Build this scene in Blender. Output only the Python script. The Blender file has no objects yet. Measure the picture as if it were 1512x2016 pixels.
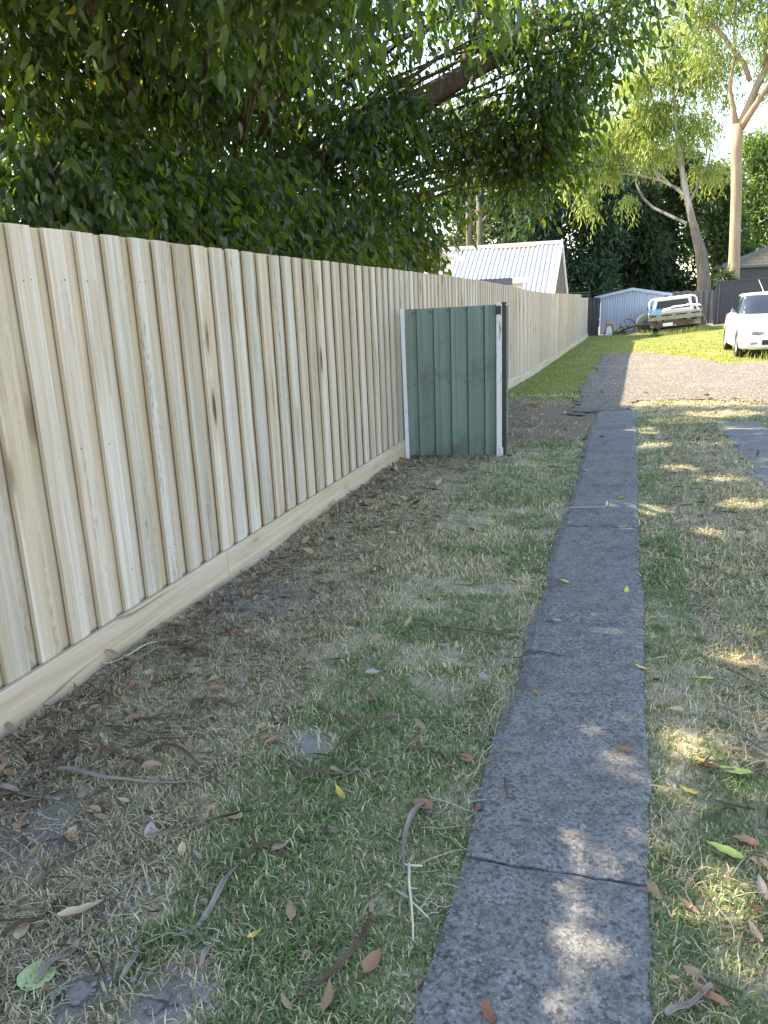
import bpy, bmesh, math, random
import numpy as np
from mathutils import Vector, Matrix
R = math.radians
random.seed(7)
rng = np.random.default_rng(11)
scene = bpy.context.scene
COL = scene.collection

# ------------------------------------------------------------------ camera
F_PX, W_PX, H_PX, EYE = 1509.0, 1512.0, 2016.0, 1.5
cF = Vector((-.2963387, .9199552, -.2566433)).normalized()
cR = Vector((.9542687, .2962894, -.0397976)); cR = (cR-cF*cR.dot(cF)).normalized(); cU = cR.cross(cF)
cam_d = bpy.data.cameras.new('camera'); cam = bpy.data.objects.new('camera', cam_d); COL.objects.link(cam)
cam.matrix_world = Matrix(((cR.x, cU.x, -cF.x, 0), (cR.y, cU.y, -cF.y, 0), (cR.z, cU.z, -cF.z, EYE), (0, 0, 0, 1)))
cam_d.sensor_fit = 'VERTICAL'; cam_d.sensor_height = 24.0; cam_d.sensor_width = 24.0
cam_d.lens = F_PX/H_PX*24.0
cam_d.clip_start = 0.05; cam_d.clip_end = 3000
scene.camera = cam

# ------------------------------------------------------------------ light
SUN_AZ, SUN_EL = 82.0, 41.0           # degrees left of +y, above the horizon
sv = Vector((-math.sin(R(SUN_AZ))*math.cos(R(SUN_EL)), math.cos(R(SUN_AZ))*math.cos(R(SUN_EL)), math.sin(R(SUN_EL))))
SV = np.array(sv)
world = bpy.data.worlds.new('World'); scene.world = world; world.use_nodes = True
wn = world.node_tree; wn.nodes.clear()
wo = wn.nodes.new('ShaderNodeOutputWorld'); wb = wn.nodes.new('ShaderNodeBackground'); ws = wn.nodes.new('ShaderNodeTexSky')
ws.sky_type = 'NISHITA'; ws.sun_disc = False; ws.sun_elevation = R(SUN_EL); ws.sun_rotation = R(-SUN_AZ)
ws.air_density = 1.0; ws.dust_density = 0.9; ws.ozone_density = 0.8
wb.inputs['Strength'].default_value = 0.15
wn.links.new(ws.outputs[0], wb.inputs[0]); wn.links.new(wb.outputs[0], wo.inputs[0])
sd = bpy.data.lights.new('sun', 'SUN'); so = bpy.data.objects.new('sun', sd); COL.objects.link(so)
sd.energy = 3.6; sd.angle = R(0.53); sd.color = (1.0, 0.93, 0.82)
so.rotation_euler = sv.to_track_quat('Z', 'Y').to_euler()
vs = scene.view_settings
vs.view_transform = 'Standard'; vs.look = 'None'; vs.gamma = 1.0; vs.use_curve_mapping = False
vs.exposure = 2.45
vs.use_white_balance = True; vs.white_balance_temperature = 7650; vs.white_balance_tint = 10
scene.cycles.max_bounces = 6; scene.cycles.diffuse_bounces = 4; scene.cycles.glossy_bounces = 3; scene.cycles.transmission_bounces = 5; scene.cycles.caustics_reflective = False; scene.cycles.caustics_refractive = False
scene.cycles.sample_clamp_indirect = 6.0

# ------------------------------------------------------------------ helpers
def at(px, py, Y):
    """point of the place seen at a photo pixel, at distance Y along the fence"""
    d = cF*F_PX + cR*(px-W_PX/2) + cU*(H_PX/2-py)
    t = Y/d.y
    return Vector((0, 0, EYE)) + d*t
def gat(px, py, z=0.0):
    d = cF*F_PX + cR*(px-W_PX/2) + cU*(H_PX/2-py)
    t = (z-EYE)/d.z
    return Vector((0, 0, EYE)) + d*t
def S(a, b, x):
    t = np.clip((np.asarray(x, float)-a)/(b-a), 0, 1)
    return t*t*(3-2*t)
_perm = rng.random((64, 64))
def vnoise(x, y, s):
    x = np.asarray(x, float)*s+31.7; y = np.asarray(y, float)*s+17.3
    xi = np.floor(x).astype(int); yi = np.floor(y).astype(int)
    fx = x-xi; fy = y-yi; fx = fx*fx*(3-2*fx); fy = fy*fy*(3-2*fy)
    g = lambda a, b: _perm[a % 64, b % 64]
    return (g(xi, yi)*(1-fx)+g(xi+1, yi)*fx)*(1-fy)+(g(xi, yi+1)*(1-fx)+g(xi+1, yi+1)*fx)*fy
def terrain_s(x, y):
    x = np.asarray(x, float); y = np.asarray(y, float)
    z = -0.10*S(10, 19, y)*(1-S(-0.5, 2.5, x)) + 0.03*S(1, 3, x)*S(12, 19, y)*(1-S(25, 33, y))
    z = z + S(26, 34, y)*0.07*np.clip(x-1.1, 0, 9)
    return z
def terrain(x, y):
    z = terrain_s(x, y)
    offpath = S(0.0, 0.12, np.maximum(-0.41-np.asarray(x), np.asarray(x)-0.13))
    b = (vnoise(x, y, 1.3)-.5)*.05 + (vnoise(x, y, 4.1)-.5)*.022 + (vnoise(x, y, 11.)-.5)*.010
    return z + b*offpath*(1-S(9, 13, y)*.6) - 0.012*(1-offpath)
def mesh_np(name, V, T, col=None, smooth=False):
    V = np.ascontiguousarray(V, dtype=np.float32); T = np.ascontiguousarray(T, dtype=np.int32)
    k = T.shape[1]; me = bpy.data.meshes.new(name)
    me.vertices.add(len(V)); me.vertices.foreach_set('co', V.ravel())
    me.loops.add(T.size); me.loops.foreach_set('vertex_index', T.ravel())
    me.polygons.add(len(T)); me.polygons.foreach_set('loop_start', np.arange(0, T.size, k, dtype=np.int32))
    if col is not None:
        a = me.color_attributes.new('Col', 'FLOAT_COLOR', 'POINT')
        c4 = np.ones((len(V), 4), np.float32); c4[:, :3] = col; a.data.foreach_set('color', c4.ravel())
    me.update(calc_edges=True)
    if smooth: me.polygons.foreach_set('use_smooth', np.ones(len(T), bool))
    return me
def link(name, me, mat=None, parent=None, loc=None, rot=None):
    o = bpy.data.objects.new(name, me); COL.objects.link(o)
    if mat and me is not None and not me.materials: me.materials.append(mat)
    if parent: o.parent = parent
    if loc is not None: o.location = loc
    if rot is not None: o.rotation_euler = rot
    return o
def tag(o, label, cat, group=None):
    o['label'] = label; o['category'] = cat
    if group: o['group'] = group
    return o
def thing(name, label, cat, loc=(0, 0, 0), rot=(0, 0, 0), group=None):
    o = link(name, None, loc=loc, rot=rot); return tag(o, label, cat, group)
def kind(o, k):
    o['kind'] = k; return o

class MB:
    def __init__(s): s.v = []; s.f = []
    def add(s, v, f):
        n = len(s.v); s.v += [tuple(p) for p in v]; s.f += [tuple(i+n for i in q) for q in f]; return s
    def box(s, a, b, M=None):
        x0, y0, z0 = a; x1, y1, z1 = b
        v = [Vector(p) for p in ((x0,y0,z0),(x1,y0,z0),(x1,y1,z0),(x0,y1,z0),(x0,y0,z1),(x1,y0,z1),(x1,y1,z1),(x0,y1,z1))]
        if M: v = [M @ p for p in v]
        return s.add(v, [(0,3,2,1),(4,5,6,7),(0,1,5,4),(1,2,6,5),(2,3,7,6),(3,0,4,7)])
    def tube(s, pts, radii, n=8, cap=True, jit=0):
        pts = [Vector(p) for p in pts]; rings = []
        up = Vector((0.13, 0.21, 0.97))
        for i, p in enumerate(pts):
            d = (pts[min(i+1, len(pts)-1)]-pts[max(i-1, 0)]).normalized()
            a = d.cross(up)
            if a.length < .1: a = d.cross(Vector((1, 0, 0)))
            a.normalize(); b = d.cross(a); r = radii[i] if hasattr(radii, '__len__') else radii
            rings.append([p+(a*math.cos(k*2*math.pi/n)+b*math.sin(k*2*math.pi/n))*r*(1+random.uniform(-jit, jit)) for k in range(n)])
        v = [q for rg in rings for q in rg]; f = []
        for i in range(len(pts)-1):
            for k in range(n): f.append((i*n+k, i*n+(k+1) % n, (i+1)*n+(k+1) % n, (i+1)*n+k))
        if cap: f += [tuple(range(n))[::-1], tuple((len(pts)-1)*n+k for k in range(n))]
        return s.add(v, f)
    def grid(s, P):
        h, w = len(P), len(P[0]); n = len(s.v)
        s.v += [tuple(q) for r in P for q in r]
        s.f += [(n+i*w+j, n+i*w+j+1, n+(i+1)*w+j+1, n+(i+1)*w+j) for i in range(h-1) for j in range(w-1)]
        return s
    def prism(s, poly, axis, a, b):
        def P(u, w, t):
            return {0: (t, u, w), 1: (u, t, w), 2: (u, w, t)}[axis]
        n = len(poly); v = [P(u, w, a) for u, w in poly]+[P(u, w, b) for u, w in poly]
        f = [(i, (i+1) % n, n+(i+1) % n, n+i) for i in range(n)]+[tuple(range(n))[::-1], tuple(range(n, 2*n))]
        return s.add(v, f)
    def lathe(s, prof, axis=0, n=24, c=(0, 0, 0)):
        v = []; m = len(prof)
        for k in range(n):
            t = k*2*math.pi/n
            for r, h in prof:
                p = {0: (h, r*math.cos(t), r*math.sin(t)), 1: (r*math.cos(t), h, r*math.sin(t)), 2: (r*math.cos(t), r*math.sin(t), h)}[axis]
                v.append((p[0]+c[0], p[1]+c[1], p[2]+c[2]))
        f = [(k*m+i, ((k+1) % n)*m+i, ((k+1) % n)*m+i+1, k*m+i+1) for k in range(n) for i in range(m-1)]
        return s.add(v, f)
    def mesh(s, name, smooth=False, bevel=0, seg=1, sub=0):
        me = bpy.data.meshes.new(name); me.from_pydata(s.v, [], s.f)
        bm = bmesh.new(); bm.from_mesh(me)
        bmesh.ops.recalc_face_normals(bm, faces=bm.faces)
        if bevel: bmesh.ops.bevel(bm, geom=[e for e in bm.edges if not e.is_boundary and e.calc_face_angle(0) > .5], offset=bevel, segments=seg, affect='EDGES', profile=.5)
        bm.to_mesh(me); bm.free()
        if smooth: me.polygons.foreach_set('use_smooth', np.ones(len(me.polygons), bool))
        me.update(); return me
    def build(s, name, mat, parent=None, smooth=False, bevel=0, seg=1, loc=None, rot=None):
        return link(name, s.mesh(name, smooth, bevel, seg), mat, parent, loc, rot)

# ------------------------------------------------------------------ materials
class NT:
    def __init__(s, name):
        s.m = bpy.data.materials.new(name); s.m.use_nodes = True; s.t = s.m.node_tree; s.t.nodes.clear()
        s.out = s.t.nodes.new('ShaderNodeOutputMaterial')
    def n(s, typ, **kw):
        nd = s.t.nodes.new('ShaderNode'+typ)
        for k, v in kw.items():
            if k.startswith('_'): setattr(nd, k[1:], v)
            else: s.set(nd.inputs[k.replace('__', ' ')] if not k.startswith('i') or not k[1:].isdigit() else nd.inputs[int(k[1:])], v)
        return nd
    def set(s, inp, v):
        if hasattr(v, 'is_output') or isinstance(v, bpy.types.NodeSocket): s.t.links.new(v, inp)
        else:
            if isinstance(v, (tuple, list)) and len(v) == 3 and inp.type == 'RGBA': v = (*v, 1)
            inp.default_value = v
    def math(s, op, a, b=0.0, clamp=False):
        return s.n('Math', _operation=op, _use_clamp=clamp, i0=a, i1=b).outputs[0]
    def mix(s, f, a, b, mode='MIX'):
        nd = s.t.nodes.new('ShaderNodeMix'); nd.data_type = 'RGBA'; nd.blend_type = mode
        s.set(nd.inputs[0], f); s.set(nd.inputs[6], a); s.set(nd.inputs[7], b); return nd.outputs[2]
    def noise(s, vec, scale, detail=3, rough=.55, dist=0):
        nd = s.n('TexNoise', Scale=scale, Detail=detail, Roughness=rough, Distortion=dist)
        if vec is not None: s.t.links.new(vec, nd.inputs['Vector'])
        return nd.outputs[0]
    def ramp(s, f, lo, hi, a=0.0, b=1.0):
        nd = s.n('MapRange', _clamp=True, i0=f, i1=lo, i2=hi, i3=a, i4=b); return nd.outputs[0]
    def map(s, vec, scale=(1, 1, 1), loc=(0, 0, 0)):
        nd = s.n('Mapping', Scale=scale, Location=loc); s.t.links.new(vec, nd.inputs[0]); return nd.outputs[0]
    def coord(s): return s.n('TexCoord').outputs['Object']
    def pos(s): return s.n('NewGeometry').outputs['Position']
    def rand(s): return s.n('ObjectInfo').outputs['Random']
    def bump(s, h, strength=.4, dist=.01):
        return s.n('Bump', Strength=strength, Distance=dist, Height=h).outputs[0]
    def bsdf(s, color, rough=.7, metal=0., normal=None, spec=.4, **kw):
        b = s.n('BsdfPrincipled', Roughness=rough, Metallic=metal); s.set(b.inputs['Base Color'], color)
        b.inputs['Specular IOR Level'].default_value = spec
        if normal is not None: s.t.links.new(normal, b.inputs['Normal'])
        for k, v in kw.items(): s.set(b.inputs[k.replace('__', ' ')], v)
        s.t.links.new(b.outputs[0], s.out.inputs[0]); s.b = b; return s.m

def m_plain(name, col, rough=.6, metal=0., var=.25, scale=8., spec=.4, dirt=None):
    s = NT(name); c = s.coord(); n = s.noise(c, scale, 5)
    lo = tuple(x*(1-var) for x in col); hi = tuple(min(1, x*(1+var)) for x in col)
    cc = s.mix(n, lo, hi)
    if dirt:
        d = s.ramp(s.noise(c, scale*.35, 6, .65), dirt[1], dirt[2]); cc = s.mix(d, cc, dirt[0])
    return s.bsdf(cc, rough, metal, s.bump(s.noise(c, scale*6, 3), .12, .004), spec)

def m_wood(name, axis, warm=1.0, cut=0.):
    s = NT(name); r = s.rand(); c = s.coord()
    off = s.n('CombineXYZ', i0=s.math('MULTIPLY', r, 37.), i1=s.math('MULTIPLY', r, 91.), i2=s.math('MULTIPLY', r, 53.)).outputs[0]
    v = s.n('VectorMath', _operation='ADD', i0=c, i1=off).outputs[0]
    k = lambda a, l: tuple(l if i == axis else a for i in range(3))
    fine = s.noise(s.map(v, k(70, 2.2)), 1, 4, .6, .6)
    broad = s.noise(s.map(v, k(16, .45)), 1, 2, .5, .3)
    mid = s.noise(s.map(v, k(26, .9)), 1, 3, .6, .8)
    base = s.mix(s.ramp(broad, .42, .56), (.53, .42, .31), (.70, .67, .64))
    base = s.mix(s.ramp(s.math('FRACT', s.math('MULTIPLY', r, 7.3)), .0, 1.), base, (.57*warm, .455, .35), 'MIX') if False else base
    tint = s.n('ValToRGB'); cr = tint.color_ramp; cr.interpolation = 'LINEAR'
    cols = [(0, (.62, .61, .595, 1)), (.2, (.56, .465, .36, 1)), (.4, (.54, .54, .49, 1)), (.6, (.67, .655, .645, 1)), (.8, (.60, .475, .405, 1)), (1, (.50, .435, .35, 1))]
    cr.elements[0].color = cols[0][1]; cr.elements[1].color = cols[-1][1]
    for p, cc in cols[1:-1]: cr.elements.new(p).color = cc
    s.set(tint.inputs[0], s.math('FRACT', s.math('MULTIPLY', r, 13.7)))
    base = s.mix(.50, base, tint.outputs[0])
    base = s.mix(s.ramp(mid, .50, .66, 0, .6), base, (.44, .35, .25))
    base = s.mix(s.ramp(fine, .42, .75, 0, .55), base, (.33, .26, .18))
    # grey weather stain
    st = s.noise(s.map(v, k(14, 1.3)), 1, 6, .75, 1.0)
    thr = s.math('ADD', .50, s.math('MULTIPLY', s.math('FRACT', s.math('MULTIPLY', r, 29.3)), .13))
    sf = s.ramp(s.math('SUBTRACT', st, thr), 0., .12, 0, .75)
    speck = s.ramp(s.noise(s.map(v, k(120, 40)), 1, 2), .40, .62)
    base = s.mix(s.math('MULTIPLY', sf, speck), base, (.15, .135, .12))
    # knots
    vo = s.n('TexVoronoi', Scale=1.0, Randomness=1.0); s.t.links.new(s.map(v, k(11, 3.2)), vo.inputs['Vector'])
    sel = s.ramp(s.n('SeparateColor', i0=vo.outputs['Color']).outputs[0], .72, .76)
    kn = s.math('MULTIPLY', s.ramp(vo.outputs['Distance'], .10, .22, 1, 0), sel)
    halo = s.math('MULTIPLY', s.ramp(vo.outputs['Distance'], .15, .50, .6, 0), sel)
    base = s.mix(halo, base, (.36, .25, .15)); base = s.mix(kn, base, (.09, .055, .035))
    ck = s.noise(s.map(v, k(8, .28)), 1, 1, .5, .4); cm = s.ramp(s.noise(s.map(v, k(5, 1.1)), 1, 2), .60, .65)
    cl = s.math('MULTIPLY', s.ramp(s.math('ABSOLUTE', s.math('SUBTRACT', ck, .5)), .002, .009, 1, 0), cm)
    base = s.mix(cl, base, (.075, .05, .035))
    bv = s.ramp(s.math('FRACT', s.math('MULTIPLY', r, 51.7)), 0, 1, .74, 1.02)
    base = s.mix(1., base, (.93, .89, .87), 'MULTIPLY'); base = s.mix(1., base, s.n('CombineColor', i0=bv, i1=bv, i2=bv).outputs[0], 'MULTIPLY')
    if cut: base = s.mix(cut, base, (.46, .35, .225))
    h = s.math('ADD', fine, s.math('MULTIPLY', mid, .5))
    return s.bsdf(base, .72, 0, s.bump(h, .35, .003), .3)

def m_col(name, rough=.6, trans=0., tcol=(1, 1, 1), gain=1., spec=.3, sheen=0):
    s = NT(name); a = s.n('VertexColor', _layer_name='Col').outputs[0]
    c = s.mix(1., a, (gain, gain, gain), 'MULTIPLY')
    b = s.n('BsdfPrincipled', Roughness=rough); s.set(b.inputs['Base Color'], c); b.inputs['Specular IOR Level'].default_value = spec
    if trans:
        t = s.n('BsdfTranslucent'); s.set(t.inputs[0], s.mix(1., a, tcol, 'MULTIPLY'))
        mx = s.n('MixShader', i0=trans, i1=b.outputs[0], i2=t.outputs[0]); s.t.links.new(mx.outputs[0], s.out.inputs[0])
    else: s.t.links.new(b.outputs[0], s.out.inputs[0])
    return s.m

def m_ground():
    s = NT('ground'); p = s.pos()
    n1 = s.noise(p, 1.1, 4, .6); n2 = s.noise(p, 6., 5, .65); n3 = s.noise(p, 45., 4, .7); n4 = s.noise(p, 160., 3, .7)
    thatch = s.mix(s.ramp(n3, .3, .7), (.22, .185, .135), (.46, .395, .30))
    thatch = s.mix(s.ramp(n4, .45, .7, 0, .6), thatch, (.52, .46, .36))
    soil = s.mix(n4, (.085, .07, .058), (.22, .19, .165))
    green = s.mix(n3, (.08, .105, .035), (.18, .20, .085))
    c = s.mix(s.ramp(n2, .42, .62), thatch, green)
    xyz = s.n('SeparateXYZ', i0=p)
    X, Y = xyz.outputs[0], xyz.outputs[1]
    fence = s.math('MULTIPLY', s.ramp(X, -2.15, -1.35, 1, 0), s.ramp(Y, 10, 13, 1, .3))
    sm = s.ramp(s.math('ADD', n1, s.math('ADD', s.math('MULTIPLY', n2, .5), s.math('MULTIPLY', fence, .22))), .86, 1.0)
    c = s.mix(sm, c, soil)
    for cx, cy, r0, r1 in ((*gat(490, 1185)[:2], .16, .42), (*gat(150, 1945)[:2], .05, .16), (*gat(320, 1975)[:2], .05, .15), (*gat(600, 1470)[:2], .04, .15), (*gat(240, 1750)[:2], .04, .13), (*gat(60, 1640)[:2], .10, .26)):
        dd = s.n('VectorMath', _operation='DISTANCE', i0=p, i1=(cx, cy, 0.)).outputs['Value']
        c = s.mix(s.ramp(s.math('ADD', dd, s.math('MULTIPLY', s.math('SUBTRACT', n2, .5), .3)), r0, r1, .9, 0), c, s.mix(n4, (.17, .155, .15), (.34, .32, .31)))
    # bare brown earth beside the path, past the panel
    wob = s.math('MULTIPLY', s.math('SUBTRACT', n2, .5), 1.6)
    dy = s.math('MULTIPLY', s.ramp(s.math('ADD', Y, wob), 8.0, 8.8), s.ramp(s.math('ADD', Y, wob), 11.9, 12.9, 1, 0))
    dx = s.ramp(s.math('ADD', X, s.math('MULTIPLY', wob, .3)), -.50, -.30, 1, 0)
    dirt = s.mix(n3, (.11, .082, .06), (.27, .21, .155))
    c = s.mix(s.math('MULTIPLY', dy, dx), c, dirt)
    # the far lawn: fresh green
    lawn = s.mix(s.ramp(n2, .3, .7), (.10, .14, .026), (.215, .235, .062))
    lawn = s.mix(s.ramp(n3, .35, .7, 0, .5), lawn, (.27, .255, .10))
    far = s.ramp(s.math('ADD', Y, wob), 12.2, 13.6)
    c = s.mix(s.math('MULTIPLY', far, s.ramp(n1, .34, .50, .35, 1)), c, lawn)
    # trodden, grey dirt in front of the shed
    ds = s.ramp(s.math('ADD', Y, wob), 36.4, 37.6)
    c = s.mix(s.math('MULTIPLY', ds, .8), c, (.16, .13, .10))
    hgt = s.math('ADD', s.math('MULTIPLY', n3, .7), s.math('MULTIPLY', n4, .5))
    return s.bsdf(c, .95, 0, s.bump(hgt, .8, .02), .15)

def m_gravel():
    s = NT('gravel'); p = s.pos()
    vo = s.n('TexVoronoi', Scale=70.); s.t.links.new(p, vo.inputs['Vector'])
    n = s.noise(p, 5., 5, .6); n1 = s.noise(p, .8, 4)
    g = s.n('SeparateColor', i0=vo.outputs['Color']).outputs[1]
    c = s.mix(g, (.068, .062, .054), (.20, .182, .158))
    c = s.mix(s.ramp(n, .4, .7, 0, .6), c, (.17, .14, .105))
    c = s.mix(s.ramp(n1, .55, .68, 0, .5), c, (.27, .23, .13))
    return s.bsdf(c, .9, 0, s.bump(vo.outputs['Distance'], .7, .012), .2)

def m_concrete():
    s = NT('concrete'); p = s.pos()
    vo = s.n('TexVoronoi', Scale=95.); s.t.links.new(p, vo.inputs['Vector'])
    v2 = s.n('TexVoronoi', Scale=190.); s.t.links.new(p, v2.inputs['Vector'])
    n0 = s.noise(p, 1.6, 4, .6); n1 = s.noise(p, 14., 5, .7); n2 = s.noise(p, 75., 5, .85)
    g = s.n('SeparateColor', i0=vo.outputs['Color']).outputs[0]; g2 = s.n('SeparateColor', i0=v2.outputs['Color']).outputs[1]
    c = s.mix(s.ramp(n2, .38, .64), (.044, .044, .045), (.28, .277, .272))
    c = s.mix(s.ramp(g, .35, .9, 0, .55), c, (.21, .208, .205))
    c = s.mix(s.ramp(g, .0, .35, .6, 0), c, (.028, .028, .03))
    c = s.mix(s.ramp(n1, .45, .62, 0, .45), c, (.050, .050, .054))
    c = s.mix(s.ramp(n0, .45, .7, 0, .35), c, (.17, .168, .17))
    stn = s.noise(p, 3.3, 6, .75, .8); c = s.mix(s.ramp(stn, .52, .66, 0, .55), c, (.075, .068, .058)); c = s.mix(s.ramp(stn, .30, .40, .4, 0), c, (.20, .195, .185))
    c = s.mix(s.ramp(g2, .955, .99, 0, .45), c, (.36, .35, .34))
    h = s.math('ADD', s.math('MULTIPLY', n2, .6), s.math('ADD', s.math('MULTIPLY', vo.outputs['Distance'], .5), s.math('MULTIPLY', n1, .5)))
    return s.bsdf(c, .88, 0, s.bump(h, .9, .006), .3)

def m_paint_rust(name, col, amt=.5, rust=(.16, .065, .03)):
    s = NT(name); c = s.coord()
    n = s.noise(s.map(c, (30, 30, 7)), 1, 6, .7, .5); n2 = s.noise(c, 60, 3)
    f = s.ramp(n, amt, amt+.06)
    cc = s.mix(f, s.mix(n2, tuple(x*.86 for x in col), col), s.mix(n2, rust, tuple(x*.45 for x in rust)))
    return s.bsdf(cc, .55, 0, s.bump(n, .25, .003), .35)

def m_metalsheet(name, col, dirtcol=(.06, .055, .045), amt=.62, rough=.42):
    s = NT(name); c = s.coord()
    st = s.noise(s.map(c, (22, 22, .7)), 1, 5, .6); bl = s.noise(c, 3.1, 6, .7); f = s.noise(c, 90, 2)
    cc = s.mix(s.ramp(st, .3, .7), tuple(x*.78 for x in col), tuple(min(1, x*1.16) for x in col))
    cc = s.mix(s.ramp(bl, amt, amt+.14, 0, .55), cc, dirtcol)
    cc = s.mix(s.ramp(s.n('SeparateXYZ', i0=c).outputs[2], .0, .22, .35, 0), cc, dirtcol)
    return s.bsdf(cc, rough, 0, s.bump(f, .08, .002), .4)

def m_bark(name, a, b, zs=2.0, xs=16., bumpd=.03, patch=None):
    s = NT(name); c = s.coord()
    n = s.noise(s.map(c, (xs, xs, zs)), 1, 6, .65, .6); n2 = s.noise(s.map(c, (2.2, 2.2, .6)), 1, 4)
    cc = s.mix(s.ramp(n, .3, .7), a, b)
    if patch: cc = s.mix(s.ramp(n2, .46, .58, 0, .85), cc, patch)
    return s.bsdf(cc, .85, 0, s.bump(n, .8, bumpd), .2)

def m_glass(name, col=(.035, .045, .06)):
    s = NT(name); c = s.coord(); n = s.noise(c, 3., 3)
    return s.bsdf(s.mix(n, tuple(x*.4 for x in col), tuple(x*.7 for x in col)), .08, 0, None, .35)

M = {}
M['paling'] = m_wood('treated_pine_upright', 2); M['plinth'] = m_wood('treated_pine_long', 1, .9, .4)
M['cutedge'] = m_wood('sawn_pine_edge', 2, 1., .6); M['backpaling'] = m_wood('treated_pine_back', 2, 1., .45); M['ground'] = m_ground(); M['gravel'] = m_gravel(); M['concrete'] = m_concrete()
M['green'] = m_metalsheet('green_sheet', (.125, .180, .160), (.075, .065, .05), .52); M['white_rust'] = m_paint_rust('chipped_white_steel', (.62, .62, .66), .60)
M['white_rust2'] = m_paint_rust('rusty_white_steel', (.62, .60, .61), .585, (.10, .045, .03))
M['brown'] = m_paint_rust('brown_steel', (.045, .024, .024), .62, (.09, .06, .05)); M['screw'] = m_plain('dark_screw', (.035, .033, .032), .5)
M['leaf'] = m_col('maple_leaf', .38, .42, (6.6, 5.8, 1.0), 1., .45)
M['gumleaf'] = m_col('gum_leaf', .5, .42, (2.2, 2.3, 1.5), 1., .35)
M['grass'] = m_col('grass_blade', .65, .30, (1.6, 1.6, 1.2), 1., .2)
M['straw'] = m_col('dry_straw', .8, .12, (1.2, 1.2, 1.1), 1., .2)
M['bark'] = m_bark('dark_bark', (.030, .023, .017), (.115, .088, .064))
M['gumbark'] = m_bark('cream_gum_bark', (.22, .16, .11), (.34, .265, .195), .8, 5, .01, (.27, .19, .13))
M['gumbark2'] = m_bark('pale_peeling_bark', (.25, .225, .20), (.52, .49, .455), 1.2, 7, .02, (.17, .13, .105))
M['fibro'] = m_bark('rough_grey_bark', (.07, .058, .05), (.22, .19, .165), 1.0, 14, .05)
M['carpaint'] = m_plain('white_car_paint', (.80, .80, .81), .22, 0, .02, 2, .6); M['glass'] = m_glass('car_glass')
M['tyre'] = m_plain('black_tyre', (.022, .022, .023), .85); M['rim'] = m_plain('alloy_rim', (.42, .43, .45), .35, .6, .1)
M['blackplastic'] = m_plain('black_plastic', (.018, .018, .02), .5); M['lamp'] = m_plain('headlight_lens', (.22, .225, .24), .12, 0, .25, 12, .8)
M['lampin'] = m_plain('headlight_chrome', (.50, .52, .55), .2, .8); M['amber'] = m_plain('tail_lamp', (.13, .03, .02), .4)
M['plate'] = m_plain('number_plate', (.70, .70, .70), .4, 0, .1)
M['utewhite'] = m_plain('worn_white_paint', (.66, .66, .67), .4, 0, .08, 5, .4, ((.35, .30, .24), .58, .75))
M['tube'] = m_plain('white_tube', (.70, .71, .73), .4, 0, .08); M['rustbrown'] = m_plain('muddy_rusty_steel', (.10, .068, .04), .85, 0, .5, 9)
M['tailboard'] = m_plain('worn_beige_board', (.30, .26, .20), .75, 0, .35, 14, .3, ((.16, .10, .06), .56, .70)); M['darkgap'] = m_plain('dark_underbody', (.022, .018, .015), .9)
M['crate'] = m_plain('blue_crate_plastic', (.03, .36, .58), .4, 0, .15); M['tarp'] = m_plain('white_tarp', (.66, .66, .68), .6, 0, .12, 10, .4, ((.40, .40, .42), .5, .7))
M['shed'] = m_metalsheet('pale_blue_steel', (.25, .30, .39), (.17, .18, .20), .64, .5); M['shedroof'] = m_metalsheet('grey_steel', (.38, .38, .38), (.16, .12, .09), .55)
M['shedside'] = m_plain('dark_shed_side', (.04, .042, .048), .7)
M['iron'] = m_plain('old_black_iron', (.03, .025, .022), .7, 0, .5, 20); M['orange'] = m_plain('faded_orange_wood', (.45, .14, .06), .7, 0, .3, 20)
M['moss'] = m_plain('weathered_green', (.03, .047, .042), .8, 0, .3)
M['greywood'] = m_bark('weathered_grey_paling', (.06, .057, .055), (.17, .163, .157), .7, 22, .006)
M['charcoal'] = m_plain('charcoal_steel', (.045, .047, .056), .5, 0, .12, 3)
M['roofwhite'] = m_plain('white_roof_steel', (.34, .34, .36), .38, 0, .06, 2, .45, ((.28, .27, .26), .55, .8))
M['rustflash'] = m_plain('orange_rust_flashing', (.46, .20, .135), .8, 0, .3, 6); M['housewhite'] = m_plain('white_weatherboard', (.70, .69, .70), .6, 0, .06)
M['greyfascia'] = m_plain('grey_fascia', (.10, .105, .125), .5); M['redtile'] = m_plain('red_tile', (.42, .055, .045), .6, 0, .3, 12)
def m_brick():
    s = NT('cream_brick'); c = s.coord()
    v = s.n('CombineXYZ', i0=s.n('SeparateXYZ', i0=c).outputs[0], i1=s.n('SeparateXYZ', i0=c).outputs[2]).outputs[0]
    b = s.n('TexBrick', Scale=1.0, Color1=(.40, .33, .27), Color2=(.33, .27, .22), Mortar=(.46, .43, .40)); s.t.links.new(v, b.inputs['Vector'])
    b.inputs['Brick Width'].default_value = .46; b.inputs['Row Height'].default_value = .20; b.inputs['Mortar Size'].default_value = .02
    return s.bsdf(b.outputs[0], .85)
M['brick'] = m_brick(); M['roofdark'] = m_plain('dark_roof', (.05, .055, .065), .55, 0, .2)
M['garage'] = m_plain('dark_garage', (.035, .04, .055), .4)
M['clod'] = m_plain('grey_clay', (.17, .155, .15), .95, 0, .3, 30)
M['palestick'] = m_plain('pale_green_twig', (.44, .44, .34), .6); M['barkstrip'] = m_bark('dry_brown_frond', (.05, .032, .024), (.155, .105, .075), 20, 6, .004)
M['barkgrey'] = m_bark('dry_grey_frond', (.14, .115, .10), (.30, .25, .22), 20, 6, .004)
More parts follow.
